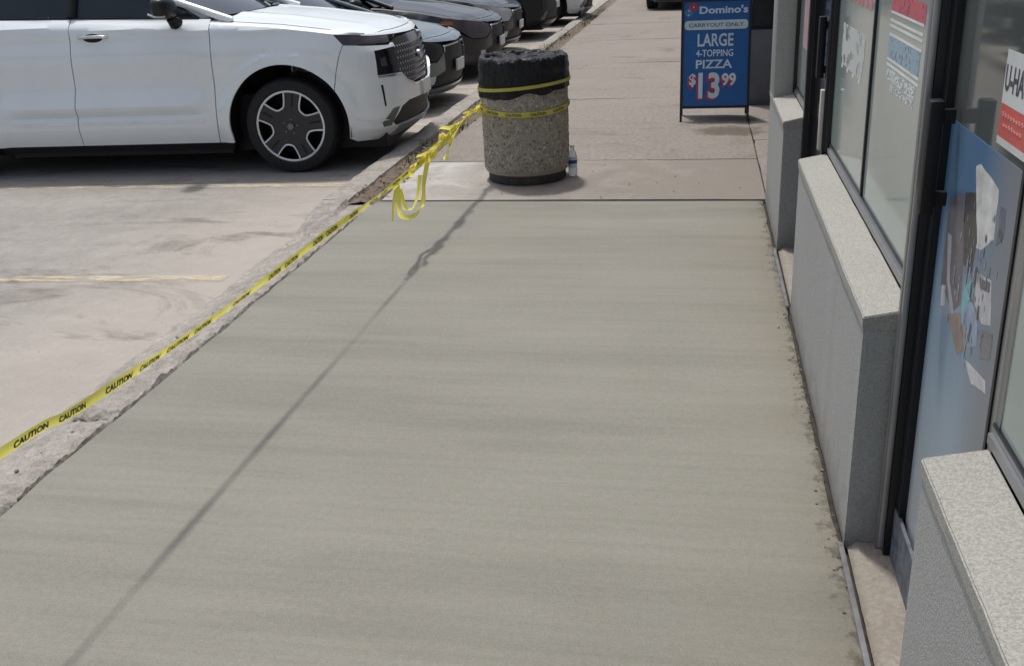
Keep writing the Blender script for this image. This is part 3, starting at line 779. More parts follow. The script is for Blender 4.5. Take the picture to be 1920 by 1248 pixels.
# ================================================================== CAUTION TAPE
tp = thing('caution_tape', 'yellow caution tape with black lettering strung along the kerb to the trash can', 'tape', (-1.6, 3.0, 0))
def ribbon(name, path, w, updir, m=YEL, wob=0.0, n=8, letters=None, lmat=TXTB):
    P = catmull(path, n); L = [0]
    for a, b in zip(P, P[1:]): L.append(L[-1]+(b-a).length)
    def frame(s):
        s = max(0, min(L[-1]-1e-6, s)); i = 0
        lo, hi = 0, len(L)-1
        while hi-lo > 1:
            mid = (lo+hi)//2
            if L[mid] <= s: lo = mid
            else: hi = mid
        t = (s-L[lo])/(L[hi]-L[lo]+1e-9); p = P[lo].lerp(P[hi], t)
        d0 = (P[min(lo+1, len(P)-1)]-P[max(lo-1, 0)]).normalized(); d1 = (P[min(hi+1, len(P)-1)]-P[max(hi-1, 0)]).normalized()
        d = d0.lerp(d1, t).normalized()
        uu = Vector(updir(s/L[-1])) if callable(updir) else Vector(updir)
        uu = (uu-d*uu.dot(d)).normalized()
        uu = Matrix.Rotation(wob*noise.noise((s*2.3, 1.7, 0)), 3, d) @ uu
        return p, uu, d.cross(uu)
    N = max(10, int(L[-1]/.02)); bm = bmesh.new(); rows = []
    for i in range(N+1):
        p, uu, nn = frame(L[-1]*i/N); ww = (w(i/N) if callable(w) else w)/2
        rows.append([bm.verts.new(p+uu*ww*k+nn*ww*.18*(1-k*k)) for k in (-1, -.5, 0, .5, 1)])
    for a, b in zip(rows, rows[1:]):
        for k in range(4): bm.faces.new((a[k], a[k+1], b[k+1], b[k]))
    o = fin(name, bm, m, tp, 60); o.location = -Vector(tp.location)
    if letters:
        bm2 = bmesh.new()
        for s0, wd, tx in letters:
            if s0+wd > L[-1]: continue
            t = fit_text(tx, 0, 1, 0, 1, .03); me = bpy.data.meshes.new('t')
            for side in (1, -1):
                tt = t.copy()
                for v in tt.verts:
                    s = s0+wd*(v.co.x if side == 1 else v.co.x); p, uu, nn = frame(s)
                    kk = (v.co.y-.5)*1.15; ww = (w(s/L[-1]) if callable(w) else w)/2
                    v.co = p+uu*ww*kk+nn*(ww*.18*(1-kk*kk)+.0012*side)
                tt.to_mesh(me); bm2.from_mesh(me); tt.free()
            t.free(); bpy.data.meshes.remove(me)
        stuff(fin('lettering', bm2, lmat, o, None, False))
    return o
main = [(-1.66, -.9, .62), (-1.60, .5, .57), (-1.579, 1.784, .544), (-1.572, 2.041, .52), (-1.564, 2.392, .501), (-1.556, 2.815, .484), (-1.548, 3.282, .478), (-1.541, 3.769, .474), (-1.535, 4.16, .466), (-1.527, 4.627, .458), (-1.521, 5.208, .467), (-1.515, 5.944, .494), (-1.505, 6.90, .532)]
# letters: words at intervals
lets = []; s = .6
while s < 7.6:
    for wd in (.13, .11):
        lets.append((s, wd, 'CAUTION')); s += wd+random.choice((.04, .09, .16))
ribbon('strand', main, lambda t: .033+.005*math.sin(t*63) if t < .55 else .038-.016*smooth01(.55, .75, t), (.35, 0, 1), wob=.75, letters=lets)
ribbon('strand', [(-1.522, 4.746, .445), (-1.512, 5.29, .460), (-1.505, 6.02, .478), (-1.497, 6.325, .525), (-1.492, 6.82, .515)], .022, lambda t: (math.cos(9*t), 0, math.sin(9*t)+.3), wob=2)
ribbon('strand', [(-1.53, 5.1, .46), (-1.50, 5.6, .50), (-1.515, 6.1, .49), (-1.489, 6.5, .535), (-1.47, 6.77, .53)], .018, lambda t: (math.sin(11*t), 0, math.cos(11*t)), wob=2)
ribbon('loop', [(-1.520, 4.835, .455), (-1.521, 4.76, .39), (-1.523, 4.73, .33), (-1.522, 4.702, .285)], .024, (0, 1, .1), wob=1)
ribbon('loop', [(-1.520, 4.831, .455), (-1.512, 4.80, .36), (-1.519, 4.83, .29), (-1.516, 4.96, .238), (-1.513, 5.154, .213), (-1.505, 5.25, .27), (-1.511, 5.296, .34), (-1.509, 5.424, .455)], .026, (.3, 1, .6), wob=1.2)
ribbon('loop', [(-1.51, 4.85, .42), (-1.505, 4.88, .31), (-1.51, 4.96, .285), (-1.52, 5.05, .26), (-1.53, 5.12, .25), (-1.52, 5.19, .30), (-1.515, 5.25, .40)], .022, (.8, .4, .4), wob=1.2)
ribbon('knot', [(-1.513, 5.20, .515), (-1.50, 5.33, .50), (-1.51, 5.406, .490), (-1.48, 5.52, .47), (-1.507, 5.50, .44), (-1.53, 5.40, .435), (-1.513, 5.233, .470), (-1.50, 5.30, .49)], .028, (.2, .3, 1), wob=1.5)
ribbon('knot', [(-1.505, 5.727, .575), (-1.49, 5.85, .55), (-1.501, 5.966, .520), (-1.503, 5.84, .50), (-1.51, 5.77, .53)], .028, (.3, .6, 1), wob=1.5)
ribbon('tail', [(-1.500, 6.015, .48), (-1.506, 5.93, .44), (-1.502, 5.84, .40), (-1.50, 5.78, .37)], .03, (0, 1, .5), wob=1.2)
ribbon('tail', [(-1.490, 6.72, .54), (-1.475, 6.68, .52), (-1.468, 6.70, .47)], .028, (0, 1, .3), wob=.6)
for i_ in range(5):
    y0_ = 4.95+.36*i_; zz_ = .47+.014*i_
    P_ = [(-1.51+random.uniform(-.02, .03), y0_+.09*k_+random.uniform(-.03, .03), zz_+random.uniform(-.035, .03)) for k_ in range(6)]
    ribbon('strand', P_, random.uniform(.016, .028), lambda t, q=i_: (math.cos(7*t+q), .2, math.sin(7*t+q)), wob=2.5)
def wrap(z0, z1, sag, w_, rr, lets=None):
    P = []
    for i in range(40):
        a = PI+PI*.02+2*PI*i/39
        t = .5+.5*math.cos(a)
        P.append((CX+rr*math.cos(a), CY+rr*math.sin(a), z0+(z1-z0)*t-sag*max(0, -math.sin(a))))
    ribbon('wrap', P, w_, (0, 0, 1), wob=.15, n=3, letters=lets)
wrap(.640, .688, .0, .022, .322)
wrap(.530, .520, .035, .034, .312, [(s*.17+.05, .11, 'CAUTION') for s in range(10)])

# ================================================================== A-FRAME SIGN
sg = thing('sidewalk_sign', 'blue folding sidewalk sign advertising a large pizza at $13.99 on black legs', 'sign', (.133, 9.21, .002))
BLUE = plain('sign_blue', (.010, .105, .34), .35, 0, .08, 5)
SW = plain('sign_white', (.60, .70, .78), .4); SR = plain('sign_red', (.50, .03, .055), .4)
HTOP = 1.025; LEAN = .19
def tilt(bm, sign):            # leaning panel: local x across, y up the panel -> world
    for v in bm.verts:
        x, y, z = v.co
        v.co = Vector((x, sign*(-LEAN*(1-y/HTOP))+sign*(-z), y))
def face_box(bm, x0, x1, y0, y1, z0, z1): add_box(bm, (x0, y0, z0), (x1, y1, z1))
for sgn in (1, -1):
    bm = bmesh.new()
    face_box(bm, -.300, -.280, 0, HTOP, -.012, .012); face_box(bm, .280, .300, 0, HTOP, -.012, .012)
    face_box(bm, -.2795, .2795, HTOP-.022, HTOP, -.012, .012); face_box(bm, -.2795, .2795,   .112, .132, -.012, .012)
    tilt(bm, sgn); fr = fin('frame', bm, BLACK, sg)
    bm = bmesh.new(); face_box(bm, -.279, .279, .1325, HTOP-.0225, -.003, .003); tilt(bm, sgn)
    pn = fin('panel', bm, BLUE, sg)
    if sgn == 1: front = pn
bm = bmesh.new(); add_tube(bm, [(-.29, -.10, .50), (-.29, .10, .50)], .004, 6); add_tube(bm, [(.29, -.10, .50), (.29, .10, .50)], .004, 6); fin('spreader', bm, BLACK, sg)
def sign_text(body, x0, x1, y0, y1, m, z=.0045, bold=.03, name='lettering'):
    bm = fit_text(body, x0, x1, y0, y1, bold)
    for v in bm.verts: v.co.z = z
    tilt(bm, 1); fin(name, bm, m, front, None, False)
H0, H1 = .1325, HTOP-.0225
def sy(f): return H1-(H1-H0)*f          # fraction down the panel
def sx(f): return -.279+.558*f
def rounded(x0, x1, y0, y1, r, m, z, name):
    bm = bmesh.new(); P = []
    for cx, cy, a0 in ((x1-r, y1-r, 0), (x0+r, y1-r, 90), (x0+r, y0+r, 180), (x1-r, y0+r, 270)):
        for k in range(7):
            a = math.radians(a0+15*k); P.append(bm.verts.new((cx+r*math.cos(a), cy+r*math.sin(a), z)))
    bm.faces.new(P); tilt(bm, 1); fin(name, bm, m, front, None, False)
sign_text("Domino's", sx(.24), sx(.98), sy(.118), sy(.045), SW)
# emblem: tilted pair of domino halves
def emblem(cx, cy, s, ang, m, z, name, dots):
    bm = bmesh.new(); ca, sa = math.cos(ang), math.sin(ang); P = []
    for dx, dy in ((-s, -s), (s, -s), (s, s), (-s, s)): P.append(bm.verts.new((cx+dx*ca-dy*sa, cy+dx*sa+dy*ca, z)))
    bm.faces.new(P); tilt(bm, 1); fin(name, bm, m, front, None, False)
    for dx, dy in dots:
        bm = bmesh.new(); px, py = cx+(dx*ca-dy*sa)*s, cy+(dx*sa+dy*ca)*s
        bm.faces.new([bm.verts.new((px+s*.22*math.cos(k*.7854), py+s*.22*math.sin(k*.7854), z+.0006)) for k in range(8)])
        tilt(bm, 1); fin('emblem_dot', bm, SW, front, None, False)
emblem(sx(.15), sy(.052), .030, PI/4-.15, SR, .0045, 'emblem_half', ((0, 0),))
emblem(sx(.075), sy(.105), .030, PI/4-.15, plain('emblem_blue', (.05, .22, .42), .4), .0045, 'emblem_half', ((-.4, -.4), (.4, .4)))
rounded(sx(.015), sx(.985), sy(.268), sy(.180), .030, plain('sign_pill', (.58, .68, .72), .4), .0045, 'banner')
sign_text('CARRYOUT ONLY', sx(.08), sx(.92), sy(.242), sy(.205), plain('pill_ink', (.10, .15, .19), .4), .0055, .02)
sign_text('LARGE', sx(.22), sx(.77), sy(.428), sy(.305), SW, bold=.02)
sign_text('4-TOPPING', sx(.20), sx(.77), sy(.525), sy(.458), SW, bold=.015)
sign_text('PIZZA', sx(.20), sx(.76), sy(.638), sy(.555), SW, bold=.02)
for m, dx, dy, z in ((SR, -.014, .016, .0045), (SR, -.007, .008, .0050), (SW, 0, 0, .0056)):
    b = .05 if m is SR else .03
    sign_text('$', sx(.10)+dx, sx(.205)+dx, sy(.815)-dy, sy(.685)-dy, m, z, b)
    sign_text('13', sx(.245)+dx, sx(.575)+dx, sy(.93)-dy, sy(.675)-dy, m, z, b)
    sign_text('99', sx(.605)+dx, sx(.825)+dx, sy(.81)-dy, sy(.685)-dy, m, z, b)

# ================================================================== CARS
class Car:
    def __init__(s, name, label, loc, rotz, P, paint, res=.035, group=None, detail=True):
        s.P = P; s.paint = paint; s.res = res; s.detail = detail
        s.root = thing(name, label, 'car', loc, rotz, group)
        s.build()
    # plan outline, t = arc length from front axle forward; negative t runs along the straight side to the tail
    def setup(s):
        P = s.P; hw, fo = P['hw'], P['fo']; kx, ky = fo/.95, hw/.95
        raw = [(.0, .95), (.2, .95), (.38, .94), (.54, .915), (.68, .855), (.775, .76), (.845, .62), (.89, .45), (.93, .2), (.938, 0)]
        pts = catmull([(x*kx, -y*ky, 0) for x, y in raw], 10)
        s.fp = pts; s.fl = [0]
        for a, b in zip(pts, pts[1:]): s.fl.append(s.fl[-1]+(b-a).length)
        s.TM = s.fl[-1]
        tl = P['wb']; ro = P['ro']; raw = [(0, .95), (.35, .945), (.62, .90), (.8, .80), (.88, .6), (.93, .3), (.945, 0)]
        pts = catmull([(-tl-x*ro/.945, -y*ky, 0) for x, y in raw], 10); s.rp = pts; s.rl = [0]
        for a, b in zip(pts, pts[1:]): s.rl.append(s.rl[-1]+(b-a).length)
        s.TR = -(tl+s.rl[-1])
    def plan(s, t):
        if t > s.TM:
            p, n = s.plan(2*s.TM-t); return Vector((p.x, -p.y, 0)), Vector((n.x, -n.y, 0))
        if t < s.TR:
            p, n = s.plan(2*s.TR-t); return Vector((p.x, -p.y, 0)), Vector((n.x, -n.y, 0))
        def walk(pts, ls, d, sg):
            for i in range(len(ls)-1):
                if d <= ls[i+1]+1e-9:
                    f = (d-ls[i])/(ls[i+1]-ls[i]); p = pts[i].lerp(pts[i+1], f); e = pts[i+1]-pts[i]; return p, e*sg
            return pts[-1], (pts[-1]-pts[-2])*sg
        if t >= 0: p, d = walk(s.fp, s.fl, t, 1)
        elif t > -s.P['wb']: return Vector((t, -s.P['hw'], 0)), Vector((0, -1, 0))
        else: p, d = walk(s.rp, s.rl, -t-s.P['wb'], -1)
        d = d.normalized(); return p, Vector((d.y, -d.x, 0))
    def ty(s, y):                    # arc parameter where the nose outline is |y| off centre
        for i in range(len(s.fp)-1):
            if abs(s.fp[i+1].y) <= y: 
                a, b = abs(s.fp[i].y), abs(s.fp[i+1].y); f = (a-y)/(a-b+1e-9); return s.fl[i]+(s.fl[i+1]-s.fl[i])*f
        return s.TM
    def inset(s, t, z):
        P = s.P; tt = t if t <= s.TM else 2*s.TM-t
        belt = s.belt(t)
        if z > belt: side = P['binset']+(z-belt)*.42
        else: side = interp(P['side']+[(belt-.080, P['side'][-1][1]), (belt-.062, P['side'][-1][1]+.012), (belt-.010, P['binset']-.004), (belt, P['binset'])], z)
        if P.get('crease') and -2.60 < t < -.62:
            k = smooth01(-2.58, -2.30, t)*(1-smooth01(-.80, -.64, t))
            side += k*interp(P['crease'], z)
        for wx in (0, -P['wb']):
            d = math.hypot(t-wx, z-P['wr'])
            side -= .020*(1-smooth01(P['ar']+.075, P['ar']+.10, d))+.010*(1-smooth01(P['ar']+.02, P['ar']+.035, d)) if d > P['ar']-.05 and z < P['wr']+P['ar']+.12 else 0
        front = interp(P['front'], z)
        wf = smooth01(.30, .85, tt)
        if t < -P['wb']-.3: front = interp(P['rear'], z); wf = smooth01(.3, .9, -t-P['wb'])
        return side*(1-wf)+front*wf
    def belt(s, t): return interp(s.P['beltline'], t)
    def pos(s, t, z, off=0):
        p, n = s.plan(t); i = s.inset(t, z)
        return Vector((p.x, p.y, z))+n*(off-i)
    def panel(s, name, poly, m, off=0, parent=None, mirror=False, th=.02, res=None, sharp=28, zcuts=()):
        """body panel from an outline in (arc, height), draped on the car's skin, edges turned inwards"""
        res = res or s.res
        bm = bmesh.new(); bm.faces.new([bm.verts.new((a, b, 0)) for a, b in poly]); bm.normal_update()
        bmesh.ops.triangulate(bm, faces=bm.faces[:], ngon_method='EAR_CLIP')
        t0, t1 = min(p[0] for p in poly), max(p[0] for p in poly); z0, z1 = min(p[1] for p in poly), max(p[1] for p in poly)
        for ax, lo, hi, st in ((0, t0, t1, res*1.3), (1, z0, z1, res)):
            n = int((hi-lo)/st)
            for k in range(1, n+1):
                v = lo+(hi-lo)*k/(n+1); co = (v, 0, 0) if ax == 0 else (0, v, 0); no = (1, 0, 0) if ax == 0 else (0, 1, 0)
                bmesh.ops.bisect_plane(bm, geom=bm.verts[:]+bm.edges[:]+bm.faces[:], plane_co=co, plane_no=no, dist=1e-5)
        for v in zcuts:
            bmesh.ops.bisect_plane(bm, geom=bm.verts[:]+bm.edges[:]+bm.faces[:], plane_co=(0, v, 0), plane_no=(0, 1, 0), dist=1e-5)
        bmesh.ops.dissolve_degenerate(bm, edges=bm.edges[:], dist=1e-4)
        nrm = {}
        for v in bm.verts:
            t, z = v.co.x, v.co.y; p, n = s.plan(t); nrm[v] = n; v.co = s.pos(t, z, off)
        bmesh.ops.recalc_face_normals(bm, faces=bm.faces[:])
        if bm.faces and sum(f.normal.dot(nrm[f.verts[0]])*f.calc_area() for f in bm.faces) < 0:
            bmesh.ops.reverse_faces(bm, faces=bm.faces[:])
        be = [e for e in bm.edges if e.is_boundary]; mp = {}
        for v in {v for e in be for v in e.verts}: mp[v] = bm.verts.new(v.co-nrm[v]*th)
        for e in be:
            a, b = e.verts; f0 = e.link_faces[0]; vl = [v for v in f0.verts]; i = vl.index(a)
            if vl[(i+1) % len(vl)] == b: a, b = b, a
            bm.faces.new((a, b, mp[b], mp[a]))
        for f in bm.faces: f.smooth = True
        lim = math.radians(sharp)
        for e in bm.edges:
            if len(e.link_faces) == 2: e.smooth = e.calc_face_angle(0) < lim
        me = bpy.data.meshes.new(name); bm.to_mesh(me)
        o = link(name, me, m, parent or s.root)
        if mirror:
            for v in bm.verts: v.co.y = -v.co.y
            bmesh.ops.reverse_faces(bm, faces=bm.faces[:])
            me = bpy.data.meshes.new(name); bm.to_mesh(me); link(name, me, m, parent or s.root)
        bm.free(); return o
    def grid(s, name, fn, nu, nv, m, parent=None, th=.0):
        vs = [fn(i/nu, j/nv) for j in range(nv+1) for i in range(nu+1)]; fs = []
        for j in range(nv):
            for i in range(nu):
                a = j*(nu+1)+i; fs.append((a, a+1, a+nu+2, a+nu+1))
        return pyd(name, vs, fs, m, parent or s.root, 30)
    def arch(s, wx, a0, a1, n=22, g=0):
        R = s.P['ar']; return [(wx+R*math.cos(math.radians(a0+(a1-a0)*k/n)), s.P['wr']+R*math.sin(math.radians(a0+(a1-a0)*k/n))) for k in range(n+1)]
    def wheel(s, x, side):
        P = s.P; wr = P['wr']; hw = P['hw']; y0 = -hw+.035
        w_ = bpy.data.objects.new('wheel', None); C.objects.link(w_); w_.parent = s.root
        w_.location = (x, y0 if side < 0 else -y0, wr); w_.rotation_euler = (0, 0, 0 if side < 0 else PI)
        rr = wr*(.74 if s.detail else .68)
        bm = bmesh.new()
        add_lathe(bm, [(rr, .0), (rr+.012, -.012), (wr*.84, -.016), (wr*.95, -.006), (wr*.985, .015), (wr, .04), (wr, .18), (wr*.98, .21), (wr*.9, .23), (rr, .22)], 56, 'Y')
        if s.detail:
            for i in range(56):
                a = 2*PI*i/56; c = Vector((math.cos(a)*(wr-.004), .11, math.sin(a)*(wr-.004)))
        fin('tyre', bm, RUB, w_, 30)
        bm = bmesh.new(); add_lathe(bm, [(rr+.004, -.004), (rr-.008, -.006), (rr-.016, .01), (rr-.03, .16), (0, .17)], 48, 'Y')
        rim = fin('rim', bm, BLACKP if s.detail else SILV, w_, 30)
        bm = bmesh.new(); add_lathe(bm, [(rr+.003, -.0045), (rr-.006, -.0075), (rr-.013, -.002)], 56, 'Y'); fin('rim_lip', bm, BRIGHT, w_, 30)
        # five wide dark spokes, bright edged openings between
        off = math.radians(44); ri, ro = rr*.50, rr*.985; pts = []; notches = []
        for k in range(5):
            c = off+k*2*PI/5; no = []
            for a, r in ((-.36, ro), (-.345, rr*.86), (-.30, rr*.70), (-.20, rr*.57), (0, rr*.535), (.20, rr*.57), (.30, rr*.70), (.345, rr*.86), (.36, ro)):
                no.append(Vector((math.cos(c+a)*r, 0, math.sin(c+a)*r)))
            notches.append(no); pts += no
            nx = c+2*PI/5
            for a in (.44, .55, .6283, .7, .82): pts.append(Vector((math.cos(c+a)*ro, 0, math.sin(c+a)*ro)))
        bm = bmesh.new(); f = bm.faces.new([bm.verts.new(p+Vector((0, .002, 0))) for p in pts])
        r = bmesh.ops.extrude_face_region(bm, geom=[f])
        for q in r['geom']:
            if isinstance(q, bmesh.types.BMVert): q.co.y += .035
        bmesh.ops.triangulate(bm, faces=[g for g in bm.faces if len(g.verts) > 4])
        fin('spokes', bm, plain('dark_alloy', (.035, .036, .040), .4, .3) if s.detail else SILV, w_)
        if s.detail:
            for no in notches:
                bm = bmesh.new(); add_tube(bm, catmull([p+Vector((0, -.004, 0)) for p in no], 4), .0075, 6)
                fin('spoke_edge', bm, BRIGHT, w_, 60)
            for k in range(5):
                c = off+(k+.5)*2*PI/5
                d = Vector((math.cos(c), 0, math.sin(c))); n = Vector((-d.z, 0, d.x))
                bm = bmesh.new(); q = [d*rr*.55-n*.007, d*rr*.55+n*.007, d*rr*.9+n*.009, d*rr*.9-n*.009]
                bm.faces.new([bm.verts.new(p+Vector((0, .0005, 0))) for p in q])
                fin('spoke_slot', bm, BLACKP, w_)
            bm = bmesh.new(); add_lathe(bm, [(0, -.012), (.026, -.011), (.030, -.004), (.030, .004)], 24, 'Y')
            for k in range(5):
                c = off+(k+.5)*2*PI/5; add_lathe(bm, [(0, -.006), (.008, -.006), (.009, .003)], 8, 'Y', (math.cos(c)*.057, 0, math.sin(c)*.057))
            fin('hub_cap', bm, plain('hub_grey', (.16, .16, .17), .35, .7), w_, 30)
    def build(s):
        P = s.P; s.setup(); g = .004; root = s.root; TM = s.TM; ty = s.ty
        wr, ar, wb = P['wr'], P['ar'], P['wb']; zs = P['zsill']; hl = P['hoodline']
        HZ = lambda t: interp(hl, t)
        fd, rd, rq = P['doors']             # x of gaps: fender/front door, B gap, rear door end
        def gapx(tab, z): return interp(tab, z)
        col = s.paint
        # doors
        zz = [zs+(P['beltf']-zs)*k/8 for k in range(9)]
        def door_poly(xa, xb):
            L = [(gapx(xa, z), z) for z in zz]; R_ = [(gapx(xb, z), z) for z in zz]
            L[-1] = (L[-1][0], s.belt(L[-1][0])-.004); R_[-1] = (R_[-1][0], s.belt(R_[-1][0])-.004)
            return L, R_
        L, R_ = door_poly(rd, fd)
        poly = [(x+g, z) for x, z in L]; poly += [(x-g, z) for x, z in R_[::-1]]
        zc = [q for q, _ in P.get('crease', [])]
        dr = s.panel('front_door', poly, col, zcuts=zc)
        dl_ = s.mirror_last(dr, 'front_door')
        L, R_ = door_poly(rq, rd)
        ra = s.arch(-wb, 0, 62, 12)
        # rear door, cut by the rear arch
        ca = [p for p in s.arch(-wb, -8, 75, 20) if p[0] > gapx(rq, p[1])+.01 and p[1] > zs]
        za = ca[-1][1] if ca else zs
        poly = [(x-g, z) for x, z in R_[::-1]]+([(ca[0][0], zs)]+ca if ca else [])+[(x+g, z) for x, z in L if z > za+.01 and math.hypot(x+wb, z-wr) > ar+.01]
        rr_ = s.panel('rear_door', poly, col, zcuts=zc); s.mirror_last(rr_, 'rear_door')
        if P.get('crease'):
            for xa, xb in ((-1.80, -.70), (-2.40, -1.845)):
                o = s.panel('crease_highlight', [(xa, .444), (xb, .444), (xb-.03, .457), (xa, .457)], BRIGHT, .006, res=.2, th=.014); s.mirror_last(o, 'crease_highlight')  # bright strip added to imitate the highlight along the lower door crease
        # front fender
        A = s.arch(0, 180+8, P['fga'], 26)
        top = [(fd_x, HZ(fd_x)) for fd_x in [gapx(fd, 1.0)+.0+(P['hl0']-gapx(fd, 1.0))*k/8 for k in range(9)]]
        zf = [zs+(HZ(gapx(fd, 1.0))-zs)*k/8 for k in range(9)]
        left = [(gapx(fd, z)+g, z) for z in zf]
        poly = left[::-1]+[(A[0][0], zs)]+A+P['bgap'][:]
        poly = poly+[(x, z) for x, z in top[::-1][:-1]]
        ff = s.panel('front_fender', poly, col); s.mirror_last(ff, 'front_fender')
        # rear quarter
        A = s.arch(-wb, 0, 180, 26); x0 = s.TR
        zt = P['beltr']-.004
        endL = [(x, z) for x, z in L if math.hypot(x+wb, z-wr) > ar+.02]
        q = [(x-g, z) for x, z in endL]
        st_ = [p for p in s.arch(-wb, 40, 188, 26)]
        poly = q[::-1]+[p for p in st_ if p[0] < q[0][0]-.004]+[(-wb-ar, .30), (x0, .36), (x0, zt-.05)]
        poly = [(gapx(rq, zt)-g, zt)]+poly[0:]+[(-wb-.3, zt)]
        qp = s.panel('rear_quarter', poly, col, res=.06); s.mirror_last(qp, 'rear_quarter')
        # rocker
        rk = s.panel('rocker_panel', [(-wb+ar+.02, zs-.06), (-ar-.02, zs-.06), (-ar-.005, zs-.006), (-wb+ar+.01, zs-.006)], P.get('rocker', BLACKP), -.012); s.mirror_last(rk, 'rocker_panel')
        # nose
        for nm, poly, m, off, kw in P['nose'](s):
            kw = dict(kw); par = None; both = kw.pop('both', False)
            if both:
                ii = [i for i, p in enumerate(poly) if abs(p[0]-TM) < 1e-6]; i0, i1 = ii[0], ii[-1]
                if i0 == 0 and i1 == len(poly)-1: seq = poly
                else: seq = poly[i1:]+poly[:i0+1]
                poly = seq+[(2*TM-a, b) for a, b in seq[1:-1][::-1]]
            o = s.panel(nm, poly, m, off, None, **kw)
            if not both: s.mirror_last(o, nm)
        if P.get('mesh'): s.grille(P['mesh'](s))
        # hood and its nose cap
        xc = P['cowl']; hf = P['hfi']; hw = P['hw']
        def hood_edge(u):                # side edge from cowl (u=0) round to the nose centre (u=1)
            t = xc+(TM-xc)*u; p, n = s.plan(t); z = HZ(t); i = s.inset(t, z)
            q = p-n*(i+interp([(xc, .03), (.4, .02), (.8, .05), (TM, .05)], t)); return Vector((q.x, q.y, z))
        def hood(u, v):
            # v 0..1 across; u 0 cowl..1 front. front edge follows the nose plan
            y = (2*v-1)
            yc = (hw-P['hoodin'])*y
            ye = abs(yc)
            xf = s.front_x(ye)-hf
            x = xc+.10*(1-y*y)*(1-u)+(xf-xc-.10*(1-y*y)*(1-u))*u
            t = interp(hl, x) if False else 0
            zz = interp(P['hoodz'], x)
            crown = P['crown']*(1-abs(y)**2.4)*(.55+.45*(1-u))
            ridge = .012*math.exp(-((abs(y)-.56)/.09)**2)*(1-u*.6)
            fall = P.get('fall', .05)*smooth01(.80, 1, u)**2
            return Vector((x, yc, zz+crown+ridge-fall))
        s.grid('hood', hood, 40, 44, col)
        def cap(u, v):
            y = 2*v-1; a = hood(1, v)
            # body line beneath the hood edge
            yy = abs(y)*(hw-P['hoodin'])
            t = ty(min(yy+.02, hw*.985)) if yy > .01 else TM
            if y > 0: t = 2*TM-t
            p = s.pos(t, HZ(t if t <= TM else 2*TM-t)-.004)
            p = a.lerp(Vector((p.x, p.y if abs(y) > .02 else 0, p.z)), u); a = Vector(p); a.z += -.004+.012*math.sin(PI*u); return a
        s.grid('nose_cap', cap, 6, 44, col)
        for sd_ in (1, -1):              # shoulder closing strip between fender and hood
            def strip(u, v, sd_=sd_):
                x = xc-.12+(P['hl0']+.30-xc+.12)*v; t = x; a = s.pos(t, HZ(t)-.002)
                yb = -(hw-P['hoodin'])-.001; zb = interp(P['hoodz'], x)-.003
                q = a.lerp(Vector((min(a.x, x), max(yb, a.y), zb)), u); q.z += .006*math.sin(PI*u)
                return Vector((q.x, q.y*sd_, q.z))
            s.grid('fender_top', strip, 5, 30, col)
        # greenhouse
        zr = P['roof']; xw0, xw1, xr1, xr0 = P['glassx']     # cowl base, windscreen top, roof rear, rear glass base
        def wid(z, t): return hw-s.inset(max(min(t, -.2), -wb-.2), z)
        def ws(u, v):
            x = xw0+(xw1-xw0)*u; z = P['cowlz']+(zr-.03-P['cowlz'])*(u**.92); y = 2*v-1
            return Vector((x-.10*y*y*(1-u*.5)-.0+.06*(1-u), y*(wid(z, x)-.05), z+.03*(1-y*y)*u))
        s.grid('windscreen', ws, 14, 16, CARGL)
        def roof(u, v):
            x = xw1+(xr1-xw1)*u; y = 2*v-1; z = zr+.035*(1-y*y)-.06*(2*u-.75)**2*.6
            return Vector((x, y*(wid(zr-.02, x)-.02), z-.03))
        s.grid('roof', roof, 16, 14, P.get('roofm', col))
        def rg(u, v):
            x = xr1+(xr0-xr1)*u; y = 2*v-1; z = zr-.05+(P['beltr']-zr+.05)*u
            return Vector((x+.06*y*y, y*(wid(z, x)-.06), z+.02*(1-y*y)))
        s.grid('rear_glass', rg, 8, 12, CARGL)
        if P['tail'] == 'sedan':
            def tr(u, v):
                x = xr0+(s.rp[-1].x+.10-xr0)*u; y = 2*v-1; return Vector((x, y*(hw-.17), P['beltr']+.03*(1-y*y)-.03*u))
            s.grid('boot_lid', tr, 8, 12, col)
        # side glass and pillars
        zt = zr-.06
        def side_glass(x0, x1, top0, top1, nm):
            k = 7
            poly = [(x0+(x1-x0)*i/k, s.belt(x0+(x1-x0)*i/k)+.012) for i in range(k+1)]+[(top1, zt), (top0, zt)]
            o = s.panel(nm, poly, CARGL, -.012, res=.12); s.mirror_last(o, nm)
        fx, bx, qx = gapx(fd, P['beltf'])-.12, gapx(rd, P['beltr']), gapx(rq, P['beltr'])
        side_glass(bx+.03, fx, bx+.05, xw1-.02, 'front_window'); side_glass(qx+.05, bx-.03, qx+.15, bx-.01, 'rear_window')
        # belt moulding
        o = s.panel('belt_trim', [(qx, s.belt(qx)-.002), (fx+.02, s.belt(fx)-.002), (fx+.02, s.belt(fx)+.012), (qx, s.belt(qx)+.012)], P.get('trim', BLACKP), .004, res=.15, th=.015); s.mirror_last(o, 'belt_trim')
        # pillars: dark inner frame of the cabin
        for sg_ in (1, -1):
            bm = bmesh.new()
            def sp(x, z, d=.0): return Vector((x, sg_*(-(wid(z, x)-d)), z))
            add_tube(bm, [sp(gapx(fd, P['beltf'])+.16, P['cowlz']-.02, .035), sp((xw0+xw1)/2-.1, (P['cowlz']+zr)/2, .03), sp(xw1-.02, zr-.045, .02)], .032, 8)
            fin('pillar', bm, col, root, 60); bm = bmesh.new()
            add_tube(bm, [sp(xw1-.02, zr-.05, .02), sp((xw1+xr1)/2, zr-.035, .02), sp(xr1+.05, zr-.07, .02)], .034, 8)
            fin('roof_rail', bm, col, root, 60)
            bm = bmesh.new()
